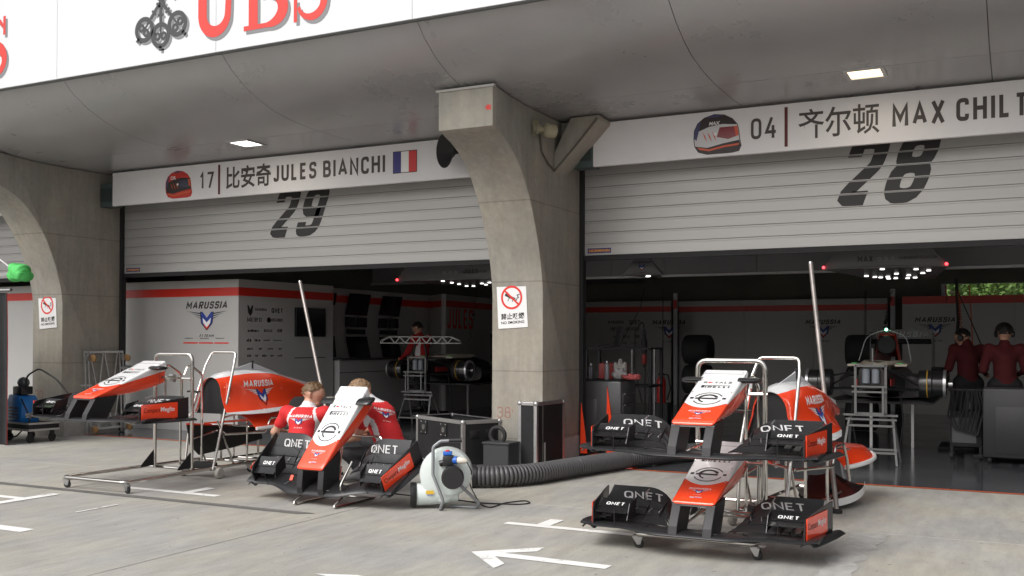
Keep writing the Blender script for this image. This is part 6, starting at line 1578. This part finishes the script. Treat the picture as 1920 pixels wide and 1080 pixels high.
rag('crumpled pink rag on the tool cabinet', (py(1185, 710, 13.3).x, 13.3, 1.062), (.13, .09, .045), (.45, .10, .10), 3); rag('crumpled patterned white rag on the tool cabinet', (py(1160, 705, 13.4).x, 13.42, 1.062), (.10, .08, .08), (.40, .38, .38), 5); rag('white cloth heap behind the spray cans', (py(1163, 700, 13.6).x, 13.6, 1.062), (.10, .07, .14), (.42, .40, .38), 8)
# red upright fins standing before the cabinet
T = thing('red_bargeboard', 'pair of tall red carbon fins standing in front of the tool cabinet', 'bodywork panel', (-4.85, 12.55, 0))
for q0, q1, y_ in ((py(1090, 755, 12.5), py(1096, 858, 12.5), 12.5), (py(1139, 725, 12.6), py(1150, 800, 12.6), 12.6)):
    o_ = Vector((-4.85, 12.55, 0)); MB().plate([q-o_ for q in (Vector((q0.x, y_, q0.z)), Vector((q0.x+.05, y_, q0.z-.35)), Vector((q1.x+.04, y_, .09)), Vector((q0.x-.01, y_, .09)), Vector((q0.x-.01, y_, q0.z-.5)))], .02).build('fin', RED, T, angle=0)
MB().box((.05, -.05, .045), (.62, .24, .09)).build('base', RED, T, bevel=.02)
T = thing('laptop', 'dark open laptop on the shelf above the tool cabinet', 'laptop', (py(1140, 655, 14.0).x, 14.0, 1.53), (0, 0, radians(-60)))
MB().box((0, 0, .012), (.38, .27, .02)).build('base', MATBLK, T, bevel=.004); MB().box((0, .15, .16), (.38, .016, .28), rot=Matrix.Rotation(-.25, 3, 'X')).build('lid', MATBLK, T, bevel=.004)
T = thing('equipment_rack', 'dark equipment rack with shelf behind the tool cabinet', 'rack', (-5.25, 14.1, 0))
for x in (-.5, .5):
    for y in (-.25, .25): MB().bar((x, y, 0), (x, y, 1.5), .04).build('post', MATBLK, T, angle=0)
for z in (.4, .95, 1.5): MB().box((0, 0, z), (1.04, .54, .03)).build('shelf', MATBLK, T, angle=0)
MB().box((-.16, 0, 1.13), (.34, .4, .3)).build('red_box', mat('dull_red_box', (.25, .015, .012), .5), T, bevel=.02)
def tyre(lab, loc, grp):
    T = thing('spare_wheel', lab, 'wheel', loc, group=grp)
    MB().lathe([(.15, -.25), (.24, -.265), (.275, -.24), (.288, -.17), (.29, 0), (.288, .17), (.275, .24), (.24, .265), (.15, .25)], (0, 0, 0), (1, 0, 0), 32).build('rubber', RUBBER, T, angle=50); MB().lathe([(0, -.10), (.16, -.13), (.172, -.15), (.172, .15), (.16, .13), (0, .10)], (0, 0, 0), (1, 0, 0), 22).build('rim', MATBLK, T)
for k in range(3):
    q = py(1309, 668, 19.0); tyre(('top', 'middle', 'bottom')[k]+' tyre of the stack behind the stacked wing stand', (q.x, 19.0, 1.45-.578*k), 'tyres racked behind the stacked wings')
    q = py(1616, 655, 19.0); tyre(('top', 'middle', 'bottom')[k]+' tyre of the stack beyond the right raised car', (q.x, 19.0, 1.45-.578*k), 'tyres racked beyond the raised car')
T = thing('fire_extinguisher', 'small red fire extinguisher with black hose by the rear wall', 'extinguisher', (py(1240, 770, 16.5).x, 16.5, .55))
MB().lathe([(0, 0), (.07, 0), (.075, .02), (.075, .38), (.05, .44), (.02, .46), (0, .46)], (0, 0, 0), (0, 0, 1), 18).build('cylinder', mat('extinguisher_red', (.35, .012, .012), .35), T); MB().tube(fillet([(.0, 0, .47), (.12, 0, .5), (.16, 0, .25), (.1, 0, .05)], .08), .013, 6).build('hose', RUBBER, T); MB().box((0, 0, .49), (.10, .03, .05)).build('valve', MATBLK, T, bevel=.006)
MB().box((0, .05, -.27), (.25, .2, .54)).build('pedestal', MATBLK, T, angle=0)
T = thing('tool_stand', 'upright air tool with red grip hung on a thin stand', 'tool stand', (py(1209, 780, 15.5).x, 15.5, 0))
MB().tube([(0, 0, .02), (0, 0, 1.2)], .013, 8).build('post', MATBLK, T); MB().tube(fillet([(-.22, 0, 0), (-.22, 0, 1.5), (.16, 0, 1.5), (.16, 0, 0)], .04), .011, 8).build('frame', STEEL, T)
MB().lathe([(0, 0), (.03, .02), (.035, .2), (.05, .3), (.05, .42), (.03, .5), (.02, .62), (0, .62)], (0, -.03, 1.18), (0, 0, 1), 14).build('tool_body', MATBLK, T); MB().lathe([(.037, 0), (.04, .02), (.04, .14), (.036, .16)], (0, -.03, 1.24), (0, 0, 1), 14).build('red_grip', mat('dull_red_box', (0, 0, 0)), T)
MB().tube(fillet([(0, -.03, 1.8), (-.03, -.03, 1.95), (-.16, -.03, 1.75), (-.18, 0, 1.2), (-.05, 0, .6)], .15), .014, 8).build('air_hose', RUBBER, T)
T = thing('cable_trolley', 'dark trolley hung with black cables beside the dark tool cabinet', 'trolley', (py(1812, 800, 15.2).x, 15.2, 0))
MB().box((0, 0, .42), (.40, .40, .50)).build('body', MATBLK, T, bevel=.02); MB().box((-.02, -.205, .40), (.30, .012, .34)).build('grey_panel', mat('dim_panel', (.07, .07, .075), .5), T, angle=0)
MB().box((0, 0, .95), (.44, .44, .04)).build('top_tray', MATBLK, T, bevel=.01)
for x in (-.18, .18):
    for y in (-.18, .18): MB().bar((x, y, .10), (x, y, .95), .03).build('post', MATBLK, T, angle=0); MB().lathe([(.01, -.02), (.045, -.02), (.05, 0), (.045, .02), (.01, .02)], (x, y, .05), (1, 0, 0), 14).build('wheel', RUBBER, T)
for k in range(6): MB().tube(fillet([(-.16+.06*k, -.23, .95), (-.22+.07*k, -.27, .6-.05*k), (-.10+.05*k, -.28, .35), (-.02+.05*k, -.25, .70), (.02+.03*k, -.23, .94)], .1, 5), .014, 6).build('cable', RUBBER, T)
# ------------------------------------------------------------------ trees outside the rear opening
LEAF = [mat('leaf_%d' % i, c, .6, var=.25, scale=3) for i, c in enumerate(((.10, .17, .025), (.075, .14, .022), (.13, .19, .035)))]
BARK = mat('bark', (.10, .08, .06), .9, var=.3)
def tree(label, loc, H, R, seed, lm):
    T = thing('broadleaf_tree', label, 'tree', loc, group='trees behind the garages'); rg = random.Random(seed)
    MB().tube([(0, 0, 0), (.1, 0, H*.3), (0, .1, H*.7)], [.22, .16, .06], 9).build('trunk', BARK, T)
    for k in range(6):
        q = rg.random()*6.28; MB().tube([(0, 0, H*(.3+.05*k)), (cos(q)*R*.35, sin(q)*R*.35, H*(.45+.06*k)), (cos(q)*R*.7, sin(q)*R*.7, H*(.55+.06*k))], [.09, .06, .02], 6).build('limb', BARK, T)
    vs = []; fs = []; cl = [(Vector((rg.gauss(0, 1), rg.gauss(0, 1), rg.gauss(0, .8))).normalized()*rg.uniform(.35, .95), rg.uniform(.22, .4)) for _ in range(38)]
    for c, r in cl:
        for _ in range(150):
            n_ = Vector((rg.gauss(0, 1), rg.gauss(0, 1), rg.gauss(0, 1))).normalized()*r*rg.uniform(.55, 1)
            p_ = Vector(((c.x+n_.x)*R, (c.y+n_.y)*R, H*.66+(c.z+n_.z)*H*.36)); u_ = Vector((rg.uniform(-1, 1), rg.uniform(-1, 1), rg.uniform(-1, 1))).normalized(); w_ = u_.orthogonal().normalized(); s_ = rg.uniform(.07, .13)
            o_ = len(vs); vs += [p_+u_*s_, p_+w_*s_*.6, p_-u_*s_, p_-w_*s_*.6]; fs.append((o_, o_+1, o_+2, o_+3))
    me = bpy.data.meshes.new('crown'); me.from_pydata([tuple(v_) for v_ in vs], [], fs); me.materials.append(lm); obj('crown', me, T)
for k, (x_, y_, H, R, lab) in enumerate(((1790, 44, 6.6, 2.3, 'light green rounded tree nearest the window frame'), (1855, 41, 6.4, 2.5, 'broad light green tree in the middle of the rear opening'), (1915, 46, 7.5, 2.4, 'darker green tree at the end of the rear opening'), (1760, 60, 9.0, 2.6, 'tall thin tree far behind the rear opening'))):
    q = py(x_, 600, y_); tree(lab, (q.x, y_, -.04), H, R, 50+k, LEAF[k % 3])
